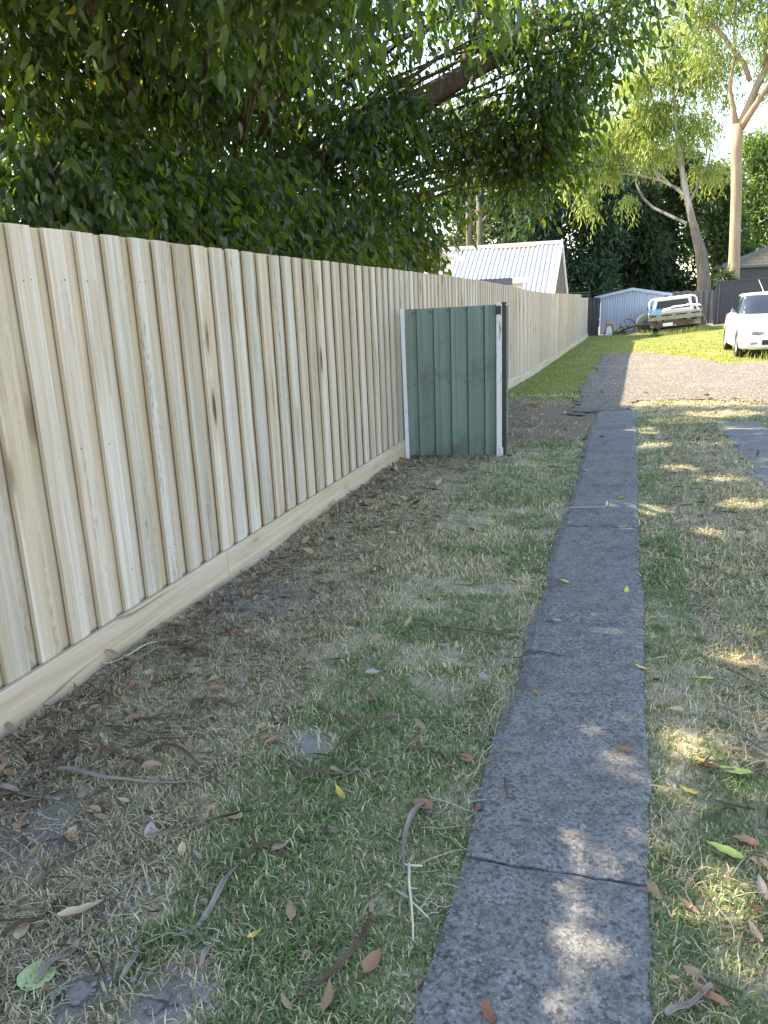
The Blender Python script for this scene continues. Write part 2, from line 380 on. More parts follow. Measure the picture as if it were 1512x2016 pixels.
for nm, c in dict(dry=(.26, .15, .085), tan=(.42, .31, .20), yellow=(.46, .38, .08), lime=(.36, .42, .11), red=(.22, .085, .045), grey=(.30, .25, .23), pale=(.33, .42, .21)).items():
    M['fl_'+nm] = m_plain('fallen_leaf_'+nm, c, .65, 0, .35, 30)

# ------------------------------------------------------------------ the setting: ground, gravel, path
def axis_pts(segs):
    out = [segs[0][0]]
    for a, b, d in segs:
        n = max(1, int(round((b-a)/d))); out += list(np.linspace(a, b, n+1)[1:])
    return np.array(out)
def sheet(xs, ys, zf, keep=None):
    X, Y = np.meshgrid(xs, ys, indexing='ij'); Z = zf(X, Y)
    V = np.stack([X, Y, Z], -1).reshape(-1, 3); ny = len(ys)
    i, j = np.meshgrid(np.arange(len(xs)-1), np.arange(ny-1), indexing='ij')
    a = (i*ny+j).ravel(); Q = np.stack([a, a+ny, a+ny+1, a+1], 1)
    if keep is not None:
        cen = V[Q].mean(1); Q = Q[keep(cen[:, 0], cen[:, 1])]
        u, inv = np.unique(Q, return_inverse=True); V = V[u]; Q = inv.reshape(-1, 4)
    return V, Q
xs = axis_pts([(-900, -60, 140), (-60, -8, 6), (-8, -2.4, .4), (-2.4, 2.3, .045), (2.4, 9, .22), (9, 60, 6), (60, 900, 140)])
ys = axis_pts([(-300, -20, 70), (-20, .4, 2.5), (.4, 8, .045), (8, 16, .11), (16, 42, .35), (42, 100, 8), (100, 1600, 150)])
V, Q = sheet(xs, ys, terrain)
kind(link('ground', mesh_np('ground', V, Q, smooth=True), M['ground']), 'structure')
def grav_keep(x, y):
    n = vnoise(x, y, .9)*.9+vnoise(x, y, 3.)*.5+vnoise(x, y, 9.)*.45+vnoise(x, y, 21.)*.5-1.15
    left = x-(-.74+n*.22) > 0
    near = y-(11.75+n*.9-S(1.2, 3.5, x)*1.1+S(-.2, .5, x)*.2-S(.25, -.1, x)*.75) > 0
    farb = (24.6-S(.2, 1.6, x)*3.6-S(1.4, 2.1, x)*2.4+S(2.4, 6, x)*1.2+n*.9)-y > 0
    return left & near & farb & (x < 9)
V, Q = sheet(axis_pts([(-1.3, 2.6, .06), (2.6, 9, .16)]), axis_pts([(9.5, 15, .06), (15, 27, .12)]), lambda x, y: terrain_s(x, y)+.016, grav_keep)
kind(link('gravel_drive', mesh_np('gravel_drive', V, Q, smooth=True), M['gravel']), 'structure')

def slab_row(root, x0, x1, joints, rag):
    for k in range(len(joints)-1):
        (a0, a1), (b0, b1) = joints[k], joints[k+1]     # y at left / right edge of each joint
        n, m = 30, 14; gap = .0045
        P = []
        for i in range(n+1):
            row = []
            for j in range(m+1):
                u = j/m; t = i/n
                ya = a0+(a1-a0)*u+gap; yb = b0+(b1-b0)*u-gap
                y = ya+(yb-ya)*t
                e0 = (vnoise(3.1, y, 2.)-.5)*rag*1.2+(vnoise(7.7, y, 9.)-.5)*rag*.4+(vnoise(1.2, y, 37.)-.5)*rag*.2; e1 = (vnoise(9.3, y, 2.4)-.5)*rag*.8+(vnoise(5.5, y, 15.)-.5)*rag*.5
                xl, xr = x0+e0, x1+e1
                x = xl+(xr-xl)*u
                if 0 < i < n: pass
                else: y += (float(vnoise(x, k*3.3+i, 24.))-.5)*.014
                edge = min(min(u, 1-u)*(x1-x0)/.03, min(t, 1-t)*(yb-ya)/.02, 1)
                z = float(terrain_s(x, y))+.012-.010*(1-edge)+(float(vnoise(x, y, 7.))-.5)*.004 + (k % 2)*.002
                row.append((x, y, z))
            P.append(row)
        mb = MB(); mb.grid(P)
        ring = [P[0][j] for j in range(m+1)]+[P[i][m] for i in range(1, n+1)]+[P[n][j] for j in range(m-1, -1, -1)]+[P[i][0] for i in range(n-1, 0, -1)]
        b0_ = len(mb.v); mb.v += ring+[(p[0], p[1], p[2]-.07) for p in ring]; L = len(ring)
        mb.f += [(b0_+q, b0_+(q+1) % L, b0_+L+(q+1) % L, b0_+L+q) for q in range(L)]
        mb.build('concrete_slab', M['concrete'], root, smooth=False)
fp = kind(link('footpath', None), 'structure')
slab_row(fp, -.392, .115, [(.1, .1), (1.80, 1.81), (3.52, 3.53), (5.20, 5.23), (6.43, 6.45), (7.95, 7.97), (9.46, 9.48), (11.35, 11.2)], .034)
fp2 = kind(link('driveway_strip', None), 'structure')
slab_row(fp2, 1.05, 1.55, [(2.9, 2.9), (4.6, 4.6), (6.4, 6.4), (8.16, 8.16), (10.05, 10.15)], .035)

# ------------------------------------------------------------------ paling fence
FX = -2.235; FEND = 35.6
def fcx(y): return .45*float(np.clip((y-10)/26, 0, 1))     # the fence veers slightly towards the drive
def fence_base(y): return float(terrain_s(-2.1, y))
fence = thing('paling_fence', 'long new pale timber paling fence with plinth boards running beside the path', 'fence', (FX, 0, 0))
H0, H1 = .172, 1.86
def paling_mesh(k, w=.1, th=.0165):
    r = random.Random(k); n = 9; mb = MB(); bow = r.uniform(-.004, .004); cup = r.uniform(-.0015, .0025)
    rows = []
    for i in range(n+1):
        t = i/n; z = t
        y0 = -w/2+bow*math.sin(t*3.1)+r.uniform(-.0012, .0012); y1 = w/2+bow*math.sin(t*3.1)+r.uniform(-.0012, .0012); xo = r.uniform(-.001, .001)
        rows.append([(xo, y0, z), (xo, y1, z), (th+xo, y1-.002, z), (th+xo+cup, 0, z), (th+xo, y0+.002, z)])
    v = [p for rr in rows for p in rr]; f = []
    for i in range(n):
        for j in range(5): f.append((i*5+j, i*5+(j+1) % 5, (i+1)*5+(j+1) % 5, (i+1)*5+j))
    f += [(4, 3, 2, 1, 0), tuple(n*5+j for j in range(5))]
    return mb.add(v, f).mesh('paling')
pal_meshes = [paling_mesh(k) for k in range(10)]
for me in pal_meshes:
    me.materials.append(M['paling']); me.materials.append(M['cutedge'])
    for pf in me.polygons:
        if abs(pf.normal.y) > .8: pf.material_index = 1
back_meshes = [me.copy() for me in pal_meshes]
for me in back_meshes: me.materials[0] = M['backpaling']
y = .1; pair = 0; far_v = MB(); nails = MB()
def top_at(y): return H1 - .05*float(S(13, 22, y)) - (.13*float(S(31.6, 31.8, y)))
while y < FEND:
    for over in (0, 1):
        yy = y+(.0 if over else .093)+random.uniform(-.004, .004); wid = random.choice((.112, .116, .120, .124)) if over else .183
        zb = fence_base(yy)+H0-.09+(.004 if over else 0); h = top_at(yy)+fence_base(yy)-zb+random.uniform(-.0035, .0035)
        if y > 1.3 and pair < 157:
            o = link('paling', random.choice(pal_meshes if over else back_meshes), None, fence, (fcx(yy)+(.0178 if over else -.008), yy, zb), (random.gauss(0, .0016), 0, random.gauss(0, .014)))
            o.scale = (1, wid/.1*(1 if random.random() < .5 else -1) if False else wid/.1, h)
            if yy < 13:
                for nz in (.36, .97, 1.66):
                    for dy in (-.026, .024):
                        if random.random() < .3: continue
                        nails.lathe([(0.0, .0018), (.0031, .001), (.0034, -.002)], 0, 6, (fcx(yy)+(.0343 if over else -2), yy+dy+random.uniform(-.006, .006), nz+random.uniform(-.008, .008)+.0*yy))
        else:
            far_v.box((fcx(yy)-.012+.030*over, yy-.09+.020*over, zb), (fcx(yy)+.004+.030*over, yy+.09-.020*over, zb+h))
    pair += 1; y += .186
fo = far_v.build('far_palings', M['paling'], fence); fo['kind'] = 'stuff'
no = nails.build('nail_heads', M['screw'], fence); no['kind'] = 'stuff'
yj = 1.0-.5
joints = [-.2, 3.75, 7.42, 10.4, 13.4, 16.4, 19.4, 22.4, 25.4, 28.4, 31.7, FEND]
for a, b in zip(joints[:-1], joints[1:]):
    mb = MB(); n = 16; P = []
    for i in range(n+1):
        yy = a+.003+(b-a-.006)*i/n; zb = fence_base(yy)-.04; zt = fence_base(yy)+H0+.006+random.uniform(-.002, .002)
        x1 = .062+random.uniform(-.0015, .0015)
        fx = fcx(yy); P.append([(.0385, yy, zb), (x1, yy, zb), (x1, yy, zt-.006), (x1-.005, yy, zt), (.0385, yy, zt), (.0385, yy, zb)]); P[-1] = [(q[0]+fx, q[1], q[2]) for q in P[-1]]
    mb.grid(P); mb.add(P[0][:5], [(0, 1, 2, 3, 4)]); mb.add(P[-1][:5], [(4, 3, 2, 1, 0)])
    # boards are placed with their own origin so that the grain differs
    me = mb.mesh('plinth_board', bevel=0); o = link('plinth_board', me, M['plinth'], fence)
for zr in (.36, .97, 1.66):
    for a, b in zip(joints[:-1], joints[1:]):
        mb = MB(); za, zb_ = fence_base(a), fence_base(b)
        v = [(-.06, a, zr-.035+za), (-.022, a, zr-.035+za), (-.022, a, zr+.035+za), (-.06, a, zr+.035+za), (-.06, b-.004, zr-.035+zb_), (-.022, b-.004, zr-.035+zb_), (-.022, b-.004, zr+.035+zb_), (-.06, b-.004, zr+.035+zb_)]
        v = [(q[0]+fcx(q[1]), q[1], q[2]) for q in v]; mb.add(v, [(0,1,2,3),(7,6,5,4),(0,4,5,1),(1,5,6,2),(2,6,7,3),(3,7,4,0)]).build('rail', M['plinth'], fence)
for yp in joints:
    MB().box((fcx(yp)-.14, yp-.05, -.5), (fcx(yp)-.061, yp+.05, top_at(yp)+fence_base(yp)-.03)).build('post', M['paling'], fence)

# ------------------------------------------------------------------ green metal panel standing off the fence
gA, gB = Vector((-2.135, 7.47, 0)), Vector((-1.205, 7.65, 0))
gd = (gB-gA).normalized(); ang = math.atan2(gd.y, gd.x); GL = (gB-gA).length
panel = thing('metal_panel', 'short green ribbed steel panel with white end posts standing off the pale paling fence', 'fence panel', (gA.x, gA.y, 0), (0, 0, ang))
def ribs(L, pitch, depth, n0=0.0):
    pr = []; x = 0.
    while x < L-1e-4:
        for dx, d in ((0, 0), (pitch*.62, 0), (pitch*.70, depth), (pitch*.92, depth)):
            if x+dx <= L: pr.append((x+dx, d))
        x += pitch
    pr.append((L, 0)); return pr
pr = ribs(GL-.055, .165, -.028); P = []
for z0 in np.linspace(0, 1, 8):
    P.append([(.028+x, d+.003*math.sin(z0*5+x*9), .035+(1.445+.012*x/GL)*z0-.012*(1-z0)*x) for x, d in pr])
mb = MB().grid(P); sheet_o = mb.build('sheet', M['green'], panel)
md = sheet_o.modifiers.new('thickness', 'SOLIDIFY'); md.thickness = .002
scr = MB()
for zz, xs_ in ((.75, (.06, .13, .23, .40, .56, .73, .80)), (1.44, (.06, .23, .4, .56, .73)), (.06, (.06, .23, .56, .73))):
    for x in xs_: MB().lathe([(0, -.010), (.006, -.009), (.008, 0)], 1, 8, (x+.045, -.001, zz+.03*x)).build('screw', M['screw'], panel)
MB().add([(-.008, -.028, 0), (.029, -.028, 0), (.029, .012, 0), (-.008, .012, 0), (-.020, -.028, 1.49), (.017, -.028, 1.49), (.017, .012, 1.49), (-.020, .012, 1.49)],
         [(0,3,2,1),(4,5,6,7),(0,1,5,4),(1,2,6,5),(2,3,7,6),(3,0,4,7)]).build('white_post', M['white_rust'], panel, bevel=.003)
rp = MB().box((GL-.035, -.038, -.05), (GL+.018, .002, 1.50)).build('white_post', M['white_rust2'], panel, bevel=.003); rp['label'] = 'white end post with flaking rust spots'
MB().box((GL-.036, -.052, 1.40), (GL+.012, -.0385, 1.48)).build('hinge_plate', M['brown'], panel, bevel=.002)
MB().box((GL+.0, -.05, .03), (GL+.03, -.0385, .10)).build('hinge_plate', M['white_rust2'], panel, bevel=.002)
bp = MB().box((GL+.021, -.012, .0), (GL+.058, .055, 1.495)).build('brown_post', M['brown'], panel, bevel=.003); bp['label'] = 'dark brown steel post at the free end'
MB().box((GL+.016, -.018, 1.4955), (GL+.064, .075, 1.512)).build('post_cap', M['brown'], panel, bevel=.002)
MB().box((GL+.061, -.004, .03), (GL+.082, .075, 1.48)).build('edge_channel', M['green'], panel, bevel=.002)
MB().box((GL-.05, -.03, 1.5005), (GL+.012, .02, 1.513)).build('post_cap', M['white_rust2'], panel, bevel=.002)
MB().box((GL+.03, -.03, -.01), (GL+.12, .05, .02)).build('foot_bracket', M['screw'], panel, bevel=.003)
# ------------------------------------------------------------------ leaves and trees
def leaf_cloud(C, D, L, Wd, colr, droop=.12, seed=1):
    """one mesh of leaf blades: C centres, D axis (unit), L length, Wd width, colr per leaf"""
    r = np.random.default_rng(seed); n = len(C)
    Rn = r.normal(size=(n, 3)); side = np.cross(D, Rn); side /= np.linalg.norm(side, axis=1)[:, None]+1e-9
    nor = np.cross(side, D); L = L[:, None]; Wd = Wd[:, None]
    b = C; c1 = C+D*L*.27+nor*L*.03; c2 = C+D*L*.62+nor*L*.01; t = C+D*L-nor*L*droop
    V = np.stack([b, c1-side*Wd*.46, c1+side*Wd*.46, c2-side*Wd*.40+nor*Wd*.08, c2+side*Wd*.40+nor*Wd*.08, t], 1).reshape(-1, 3)
    i = np.arange(n)[:, None]*6
    T = np.concatenate([i+[0, 2, 1], i+[1, 2, 4], i+[1, 4, 3], i+[3, 4, 5]], 1).reshape(-1, 3)
    return V, T, np.repeat(colr, 6, 0)
def lobe_points(c, rad, n, r, shell=2.4):
    d = r.normal(size=(n, 3)); d /= np.linalg.norm(d, axis=1)[:, None]
    rr = r.random(n)**(1/shell)
    k = 1+.22*np.sin(d[:, 0]*5+c[0])+.2*np.sin(d[:, 1]*6+c[1]*2)+.15*np.sin(d[:, 2]*7)
    return np.asarray(c)+d*np.asarray(rad)*(rr*k)[:, None], d
def branch_pts(a, b, k=6, sag=.3, jit=.12, r=random):
    a, b = Vector(a), Vector(b); out = []
    for i in range(k+1):
        t = i/k; p = a.lerp(b, t); p.z += sag*math.sin(t*math.pi)
        if 0 < i < k: p += Vector((r.uniform(-jit, jit), r.uniform(-jit, jit), r.uniform(-jit, jit)))
        out.append(p)
    return out

# ---- the big maple behind the fence
TB = Vector((-5.75, 9.6, 0))
maple = thing('maple_tree', 'large dark leafy maple behind the paling fence, its crown overhanging the path', 'tree', TB)
def loc_pts(pts, o): return [Vector(p)-Vector(o) for p in pts]
mb = MB()
tp = [TB+Vector((0, 0, -.2)), TB+Vector((.02, 0, .5)), TB+Vector((.06, .05, 1.8)), TB+Vector((.1, .05, 3.4)), TB+Vector((.05, .1, 5.2)), TB+Vector((.2, .2, 7.2)), TB+Vector((.1, .3, 9.5))]
mb.tube(loc_pts(tp, TB), [.50, .38, .34, .31, .27, .20, .10], 14, jit=.06)
mb.build('trunk', M['bark'], maple, smooth=True)
limb = [TB+Vector((.1, .05, 2.9)), at(640, 300, 9.6), at(760, 235, 9.9), at(835, 192, 10.0), at(900, 155, 10.1), at(965, 118, 10.2), at(1012, 88, 10.3), at(1075, 60, 10.5), at(1180, 45, 10.6)]
MB().tube(loc_pts(limb, TB), [.24, .19, .155, .13, .118, .105, .075, .04, .02], 12, jit=.08).build('limb', M['bark'], maple, smooth=True)
lb2 = [at(912, 150, 10.12), at(918, 110, 10.15), at(928, 70, 10.2), at(945, 20, 10.3), at(960, -60, 10.4)]
MB().tube(loc_pts(lb2, TB), [.07, .06, .05, .04, .025], 10, jit=.06).build('limb', M['bark'], maple, smooth=True)
lobes = []   # world centre, radii, leaf sprays
def lobe(px, py, Y, rx, ry, rz, n): lobes.append((np.array(at(px, py, Y)), (rx, ry, rz), n))
# overhanging branch at the right
for a in ((1235, 15, 10.6, .55, .7, .42, 110), (1165, 65, 10.6, .6, .7, .45, 120), (1095, 140, 10.8, .6, .7, .42, 120), (1060, 40, 11.0, .7, .7, .5, 100), (1060, 195, 10.9, .6, .7, .30, 110), (960, 30, 11.1, .7, .7, .45, 100), (1110, -60, 10.6, 1.0, 1., .5, 110),
          (900, 250, 10.7, .6, .7, .32, 120), (990, 245, 10.9, .6, .7, .30, 110), (1025, 300, 11.1, .42, .5, .28, 100), (925, 315, 11.1, .48, .6, .28, 110), (865, 370, 11.1, .45, .6, .34, 120), (1000, 355, 11.3, .26, .4, .2, 60),
          (780, 420, 10.9, .55, .7, .42, 230), (790, 320, 10.4, .7, .8, .42, 230), (795, 490, 11.2, .38, .6, .28, 140), (720, 140, 10.2, .7, .8, .5, 130), (740, 30, 9.8, .7, .8, .5, 130), (860, 0, 11.0, .8, .7, .4, 110), (1085, 230, 10.9, .32, .5, .2, 80), (750, 235, 9.4, .4, .5, .28, 110), (690, 260, 9.0, .4, .5, .25, 90), (795, 205, 9.7, .30, .35, .26, 110), (1000, 70, 10.0, .28, .3, .2, 60)): lobe(*a)
# the mass behind the fence
for a in ((700, 400, 9.6, .8, .9, .5, 270), (620, 350, 8.8, .75, .9, .45, 230), (560, 440, 8.2, .7, .8, .38, 270), (470, 400, 7.3, .65, .8, .4, 250), (660, 480, 9.0, .7, .9, .3, 230), (380, 370, 6.5, .6, .7, .38, 200),
          (300, 420, 5.9, .6, .6, .30, 220), (210, 365, 5.4, .5, .6, .33, 180), (110, 400, 4.8, .45, .5, .28, 180), (30, 330, 4.5, .45, .5, .33, 150), (20, 425, 4.3, .4, .45, .18, 120), (150, 280, 5.4, .45, .6, .25, 110),
          (600, 495, 7.8, .5, .5, .18, 110), (440, 460, 6.5, .45, .5, .15, 110), (760, 505, 10.4, .5, .7, .22, 140), (260, 300, 6.3, .5, .6, .25, 110), (600, 130, 9.0, .5, .6, .3, 60), (330, 20, 8.2, .6, .7, .35, 70), (200, 40, 6.4, .5, .6, .3, 60), (30, 130, 5.2, .5, .6, .35, 90), (110, 200, 5.8, .5, .6, .3, 110), (20, 40, 5.4, .5, .6, .4, 80), (480, 250, 8.6, .8, .8, .45, 170), (330, 200, 7.6, .8, .8, .5, 170), (600, 250, 9.4, .8, .8, .45, 180), (200, 180, 7.0, .8, .8, .5, 150)): lobe(*a)
# the body of the crown: between the sun and the ground at the right of the fence
rl = random.Random(12)
for gy in np.arange(.6, 11.6, 1.0):
    for gx_ in (-.1, .8, 1.7, 2.7):
        z = rl.uniform(3.7, 5.9)-(.4 if gy > 9 else 0); x = gx_-1.14*z+rl.uniform(-.3, .3); y_ = gy+.16*z+rl.uniform(-.3, .3)
        q_ = Vector((x, y_, z-EYE)); zc = q_.dot(cF); u_ = W_PX/2+F_PX*q_.dot(cR)/zc; v_ = H_PX/2-F_PX*q_.dot(cU)/zc
        if 790 < u_ < 1080 and 20 < v_ < 270: continue          # the big limb runs free of leaves here
        if rl.random() < .10: continue
        lobes.append((np.array((x, y_, z)), (.75, .7, .40), 230))
for x, y_, z, n in ((-1.6, 7.5, 6.4, 150), (-.5, 10.0, 6.4, 130), (-6.6, 7.6, 6.6, 140), (-7.4, 9.6, 5.4, 120), (-7.0, 11.0, 4.0, 120)):
    lobes.append((np.array((x, y_, z)), (1.1, 1.1, .6), n))
LC, LD, LLn = [], [], []
for c, rad, n in lobes:
    o, d = lobe_points(c, rad, n, rng)
    out = d*np.array((1, 1, .25)); out += rng.normal(size=out.shape)*.5
    out /= np.linalg.norm(out, axis=1)[:, None]
    near = np.linalg.norm(c[:2]) < 12
    for k in range(8):
        p = o+out*(.048*k)+rng.normal(size=o.shape)*.03; p[:, 2] -= .008*k*k
        dd = out*.45+rng.normal(size=out.shape)*.42; dd[:, 2] -= .95
        dd /= np.linalg.norm(dd, axis=1)[:, None]
        LC.append(p); LD.append(dd); LLn.append(rng.uniform(.065, .155, len(p)))
LC = np.concatenate(LC); LD = np.concatenate(LD); LLn = np.concatenate(LLn)
# keep the crown clear of the fence and open towards the sunny gravel; a few thin places let light through to the path
G = LC-SV*(LC[:, 2]/SV[2])[:, None]
keep = ~((LC[:, 0] > -2.42) & (LC[:, 2] < 2.25))
edge = 11.7+(vnoise(G[:, 0], G[:, 1], .8)-.5)*1.6+(vnoise(G[:, 0], G[:, 1], 2.7)-.5)*1.2+np.clip(G[:, 0]-2, 0, 9)*.05
keep &= ~((G[:, 1] > edge) & (G[:, 0] > -2.3))
SPOTS = [(*gat(px, py)[:2], a, b) for px, py, a, b in ((1145, 1890, .07, .11), (1145, 1680, .06, .08), (1235, 1690, .08, .09), (1160, 1765, .03, .04), (1160, 1495, .02, .04), (1415, 1475, .12, .07), (1470, 1770, .08, .06), (1300, 998, .16, .16), (1220, 995, .07, .06), (1265, 1042, .08, .03),
         (1450, 1052, .26, .06), (1420, 945, .24, .08), (1350, 925, .18, .1), (1300, 880, .2, .14), (1420, 870, .3, .2), (1275, 848, .2, .3), (1490, 850, .3, .25), (1360, 830, .45, .3), (1440, 1140, .12, .04), (1500, 1000, .2, .1), (1130, 1990, .07, .04), (1480, 1300, .1, .03), (1430, 815, .5, .3))]
for x, y_, a, b in SPOTS:
    keep &= ((G[:, 0]-x)/(a+.03))**2+((G[:, 1]-y_)/(b+.04))**2 > 1
print('leaves', keep.sum())
LC, LD, LLn = LC[keep], LD[keep], LLn[keep]
v = rng.random((len(LC), 1)); hue = rng.random((len(LC), 1))
lc = (1-hue)*np.array((.014, .034, .017))+hue*np.array((.032, .054, .015)); lc = lc*(.6+.75*v)
yel = rng.random(len(LC)) < .006; lc[yel] = (.14, .13, .02)
V, T, cc = leaf_cloud(LC-np.array(TB), LD, LLn, LLn*rng.uniform(.28, .44, len(LC)), lc, .16, 3)
link('crown', mesh_np('crown', V, T, cc), M['leaf'], maple)
br = MB(); rb = random.Random(3)
for c, rad, n in lobes:
    c = Vector(c); hub = TB+Vector((.08, .05, min(max(c.z*.62, 1.6), 8)))
    for k in range(2):
        e = c+Vector((rb.uniform(-.5, .5)*rad[0], rb.uniform(-.5, .5)*rad[1], rb.uniform(-.2, .4)*rad[2]))
        st = hub.lerp(e, 0 if k == 0 and (c-hub).length < 4 else rb.uniform(.35, .6)); L_ = (e-st).length
        if e.x > -2.5 and e.z < 2.4: continue
        br.tube(loc_pts(branch_pts(st, e, 6, .12, .07, rb), TB), [.010+.0065*L_*(1-i/6) for i in range(7)], 6)
br.build('branches', M['bark'], maple, smooth=True)

# ---- gums and the trees at the back
def crown_mesh(name, lobes, leafL, leafW, c1, c2, down=.9, spray=5, spread=.5, seed=1, stepk=.1):
    r = np.random.default_rng(seed); Cs, Ds, Ls = [], [], []
    for c, rad, n in lobes:
        o, d = lobe_points(np.array(c), rad, n, r, 2.0)
        out = d*np.array((1, 1, .3))+r.normal(size=d.shape)*.5; out /= np.linalg.norm(out, axis=1)[:, None]
        for k in range(spray):
            p = o+out*(stepk*k)+r.normal(size=o.shape)*stepk*.6; p[:, 2] -= stepk*.18*k*k*down
            dd = out*spread+r.normal(size=out.shape)*.4; dd[:, 2] -= down; dd /= np.linalg.norm(dd, axis=1)[:, None]
            Cs.append(p); Ds.append(dd); Ls.append(r.uniform(.7, 1.25, len(p))*leafL)
    Cs = np.concatenate(Cs); Ds = np.concatenate(Ds); Ls = np.concatenate(Ls); n = len(Cs)
    h = r.random((n, 1)); col = (1-h)*np.array(c1)+h*np.array(c2); col *= .75+.5*r.random((n, 1))
    V, T, cc = leaf_cloud(Cs, Ds, Ls, Ls*leafW, col, .1, seed)
    return mesh_np(name, V, T, cc)

# smooth cream gum on the right
gY = 43.5
gb = at(1443, 560, gY); gb.z = float(terrain_s(gb.x, 37))
gum = thing('gum_tree', 'tall gum with smooth cream trunk forking behind the charcoal fence', 'tree', gb)
def P_(l, o): return [Vector(at(*p))-Vector(o) for p in l]
GS = 1.0
MB().tube([Vector((0, 0, -.3))]+P_([(1444, 555, gY), (1447, 470, gY), (1450, 380, gY), (1450, 300, gY), (1452, 245, gY)], gb), [.34, .285, .26, .25, .26, .285], 16, jit=.015).build('trunk', M['gumbark'], gum, smooth=True)
for pts, rr in (([(1452, 262, gY), (1470, 220, gY), (1490, 170, gY), (1516, 120, gY), (1545, 40, gY), (1560, -80, gY)], [.36, .30, .27, .24, .19, .1]),
                ([(1453, 262, gY), (1478, 222, gY-.3), (1505, 180, gY-.6), (1540, 140, gY-.8), (1600, 60, gY-1)], [.26, .24, .21, .16, .08]),
                ([(1450, 255, gY), (1444, 215, gY), (1437, 175, gY), (1440, 145, gY), (1447, 110, gY), (1445, 60, gY), (1452, -20, gY)], [.26, .19, .15, .13, .10, .08, .04]),
                ([(1477, 160, gY), (1465, 125, gY), (1440, 95, gY), (1418, 62, gY), (1400, 50, gY), (1378, 36, gY), (1355, 22, gY)], [.17, .17, .16, .14, .11, .08, .04]),
                ([(1404, 52, gY), (1385, 55, gY), (1360, 58, gY)], [.07, .05, .025]),
                ([(1505, 130, gY), (1508, 80, gY), (1500, 30, gY), (1490, -30, gY)], [.16, .13, .10, .06]),
                ([(1490, 0, gY), (1462, -40, gY), (1420, -90, gY)], [.08, .06, .03])):
    rr = [q*.66 for q in rr]; MB().tube(P_(pts, gb), rr, 10, jit=.03).build('limb', M['gumbark'], gum, smooth=True)
gl = [(at(x, y_, gY+dy), (a*1.02, a*1.02, b*1.02), n) for x, y_, dy, a, b, n in ((1400, 20, 0, 1.1, .8, 190), (1350, -10, 0, 1., .8, 150), (1445, -10, 1, 1.2, .8, 200), (1500, 60, -1, 1.0, .9, 150), (1480, 120, 2, .9, .7, 90), (1400, 110, 1, .9, .7, 120), (1425, 185, 2, .7, .8, 60), (1530, 0, 0, 1.3, 1., 200), (1560, 160, 0, 1.3, 1., 200), (1420, -90, 0, 2, 1.2, 300), (1520, -120, 0, 2, 1.2, 300))]
link('crown', crown_mesh('gum_crown', [(c-gb, r_, int(n*1.2)) for c, r_, n in gl], .29, .2, (.12, .16, .05), (.22, .26, .085), .8, 6, .5, 5, .11), M['gumleaf'], gum)

# pale peeling gum in the middle
qY = 47.0
qb = at(1388, 565, qY); qb.z = float(terrain_s(qb.x, 37))
gum2 = thing('gum_tree', 'pale gum with peeling grey trunk and drooping yellow-green crown behind the shed', 'tree', qb)
MB().tube([Vector((0, 0, -.3))]+P_([(1386, 556, qY), (1380, 500, qY), (1368, 452, qY)], qb), [.46, .36, .30, .23], 14, jit=.06).build('trunk', M['fibro'], gum2, smooth=True)
up = MB().tube(P_([(1371, 465, qY), (1362, 430, qY), (1356, 405, qY), (1352, 385, qY), (1344, 345, qY), (1338, 300, qY), (1330, 240, qY), (1327, 190, qY), (1325, 120, qY), (1322, 60, qY)], qb), [.22, .19, .17, .165, .14, .125, .10, .085, .06, .03], 12, jit=.03).build('upper_trunk', M['gumbark2'], gum2, smooth=True); up['label'] = 'smooth white upper trunk'
for pts, rr in (([(1352, 440, qY), (1335, 432, qY), (1310, 420, qY), (1285, 408, qY), (1266, 390, qY), (1254, 366, qY), (1250, 352, qY)], [.13, .12, .11, .10, .09, .07, .04]),
                ([(1357, 392, qY), (1347, 384, qY), (1328, 368, qY), (1300, 355, qY), (1262, 345, qY), (1230, 342, qY), (1195, 346, qY), (1165, 355, qY)], [.15, .14, .12, .10, .085, .07, .05, .025]),
                ([(1318, 362, qY), (1290, 335, qY), (1268, 318, qY), (1244, 310, qY), (1210, 312, qY)], [.09, .08, .065, .05, .025]),
                ([(1300, 355, qY), (1280, 325, qY), (1262, 300, qY), (1240, 270, qY), (1225, 240, qY)], [.10, .09, .08, .06, .03]),
                ([(1357, 398, qY), (1372, 370, qY), (1378, 350, qY), (1395, 320, qY), (1402, 280, qY)], [.10, .09, .07, .05, .025]),
                ([(1340, 315, qY), (1315, 290, qY), (1300, 250, qY), (1285, 200, qY)], [.09, .07, .055, .03]),
                ([(1328, 200, qY), (1345, 150, qY), (1360, 110, qY)], [.07, .05, .025])):
    rr = [q*.72 for q in rr]; MB().tube(P_(pts, qb), rr, 8, jit=.04).build('limb', M['gumbark2'], gum2, smooth=True)
ql = [(at(x, y_, qY+dy), (a, a, b), n) for x, y_, dy, a, b, n in ((1200, 265, 0, 1.1, .7, 300), (1260, 240, 0, 1.1, .7, 300), (1150, 290, -.5, .9, .7, 260), (1310, 220, 1, 1.1, .8, 260), (1370, 250, 0, 1.0, .8, 220), (1250, 160, 0, 1.1, .8, 260), (1320, 130, 0, 1.2, .9, 280), (1380, 150, 0, 1., .9, 200), (1190, 330, 0, .8, .5, 150), (1140, 345, 0, .55, .6, 130), (1280, 290, -1, .9, .5, 160), (1395, 330, 1, .7, .7, 110), (1300, 60, 0, 1.2, .8, 190), (1370, 70, 0, 1., .8, 150), (1235, 390, 0, .4, .3, 30), (1160, 400, 0, .3, .5, 40), (1255, 215, 0, .8, .6, 120), (1180, 235, 1, .8, .5, 120))]
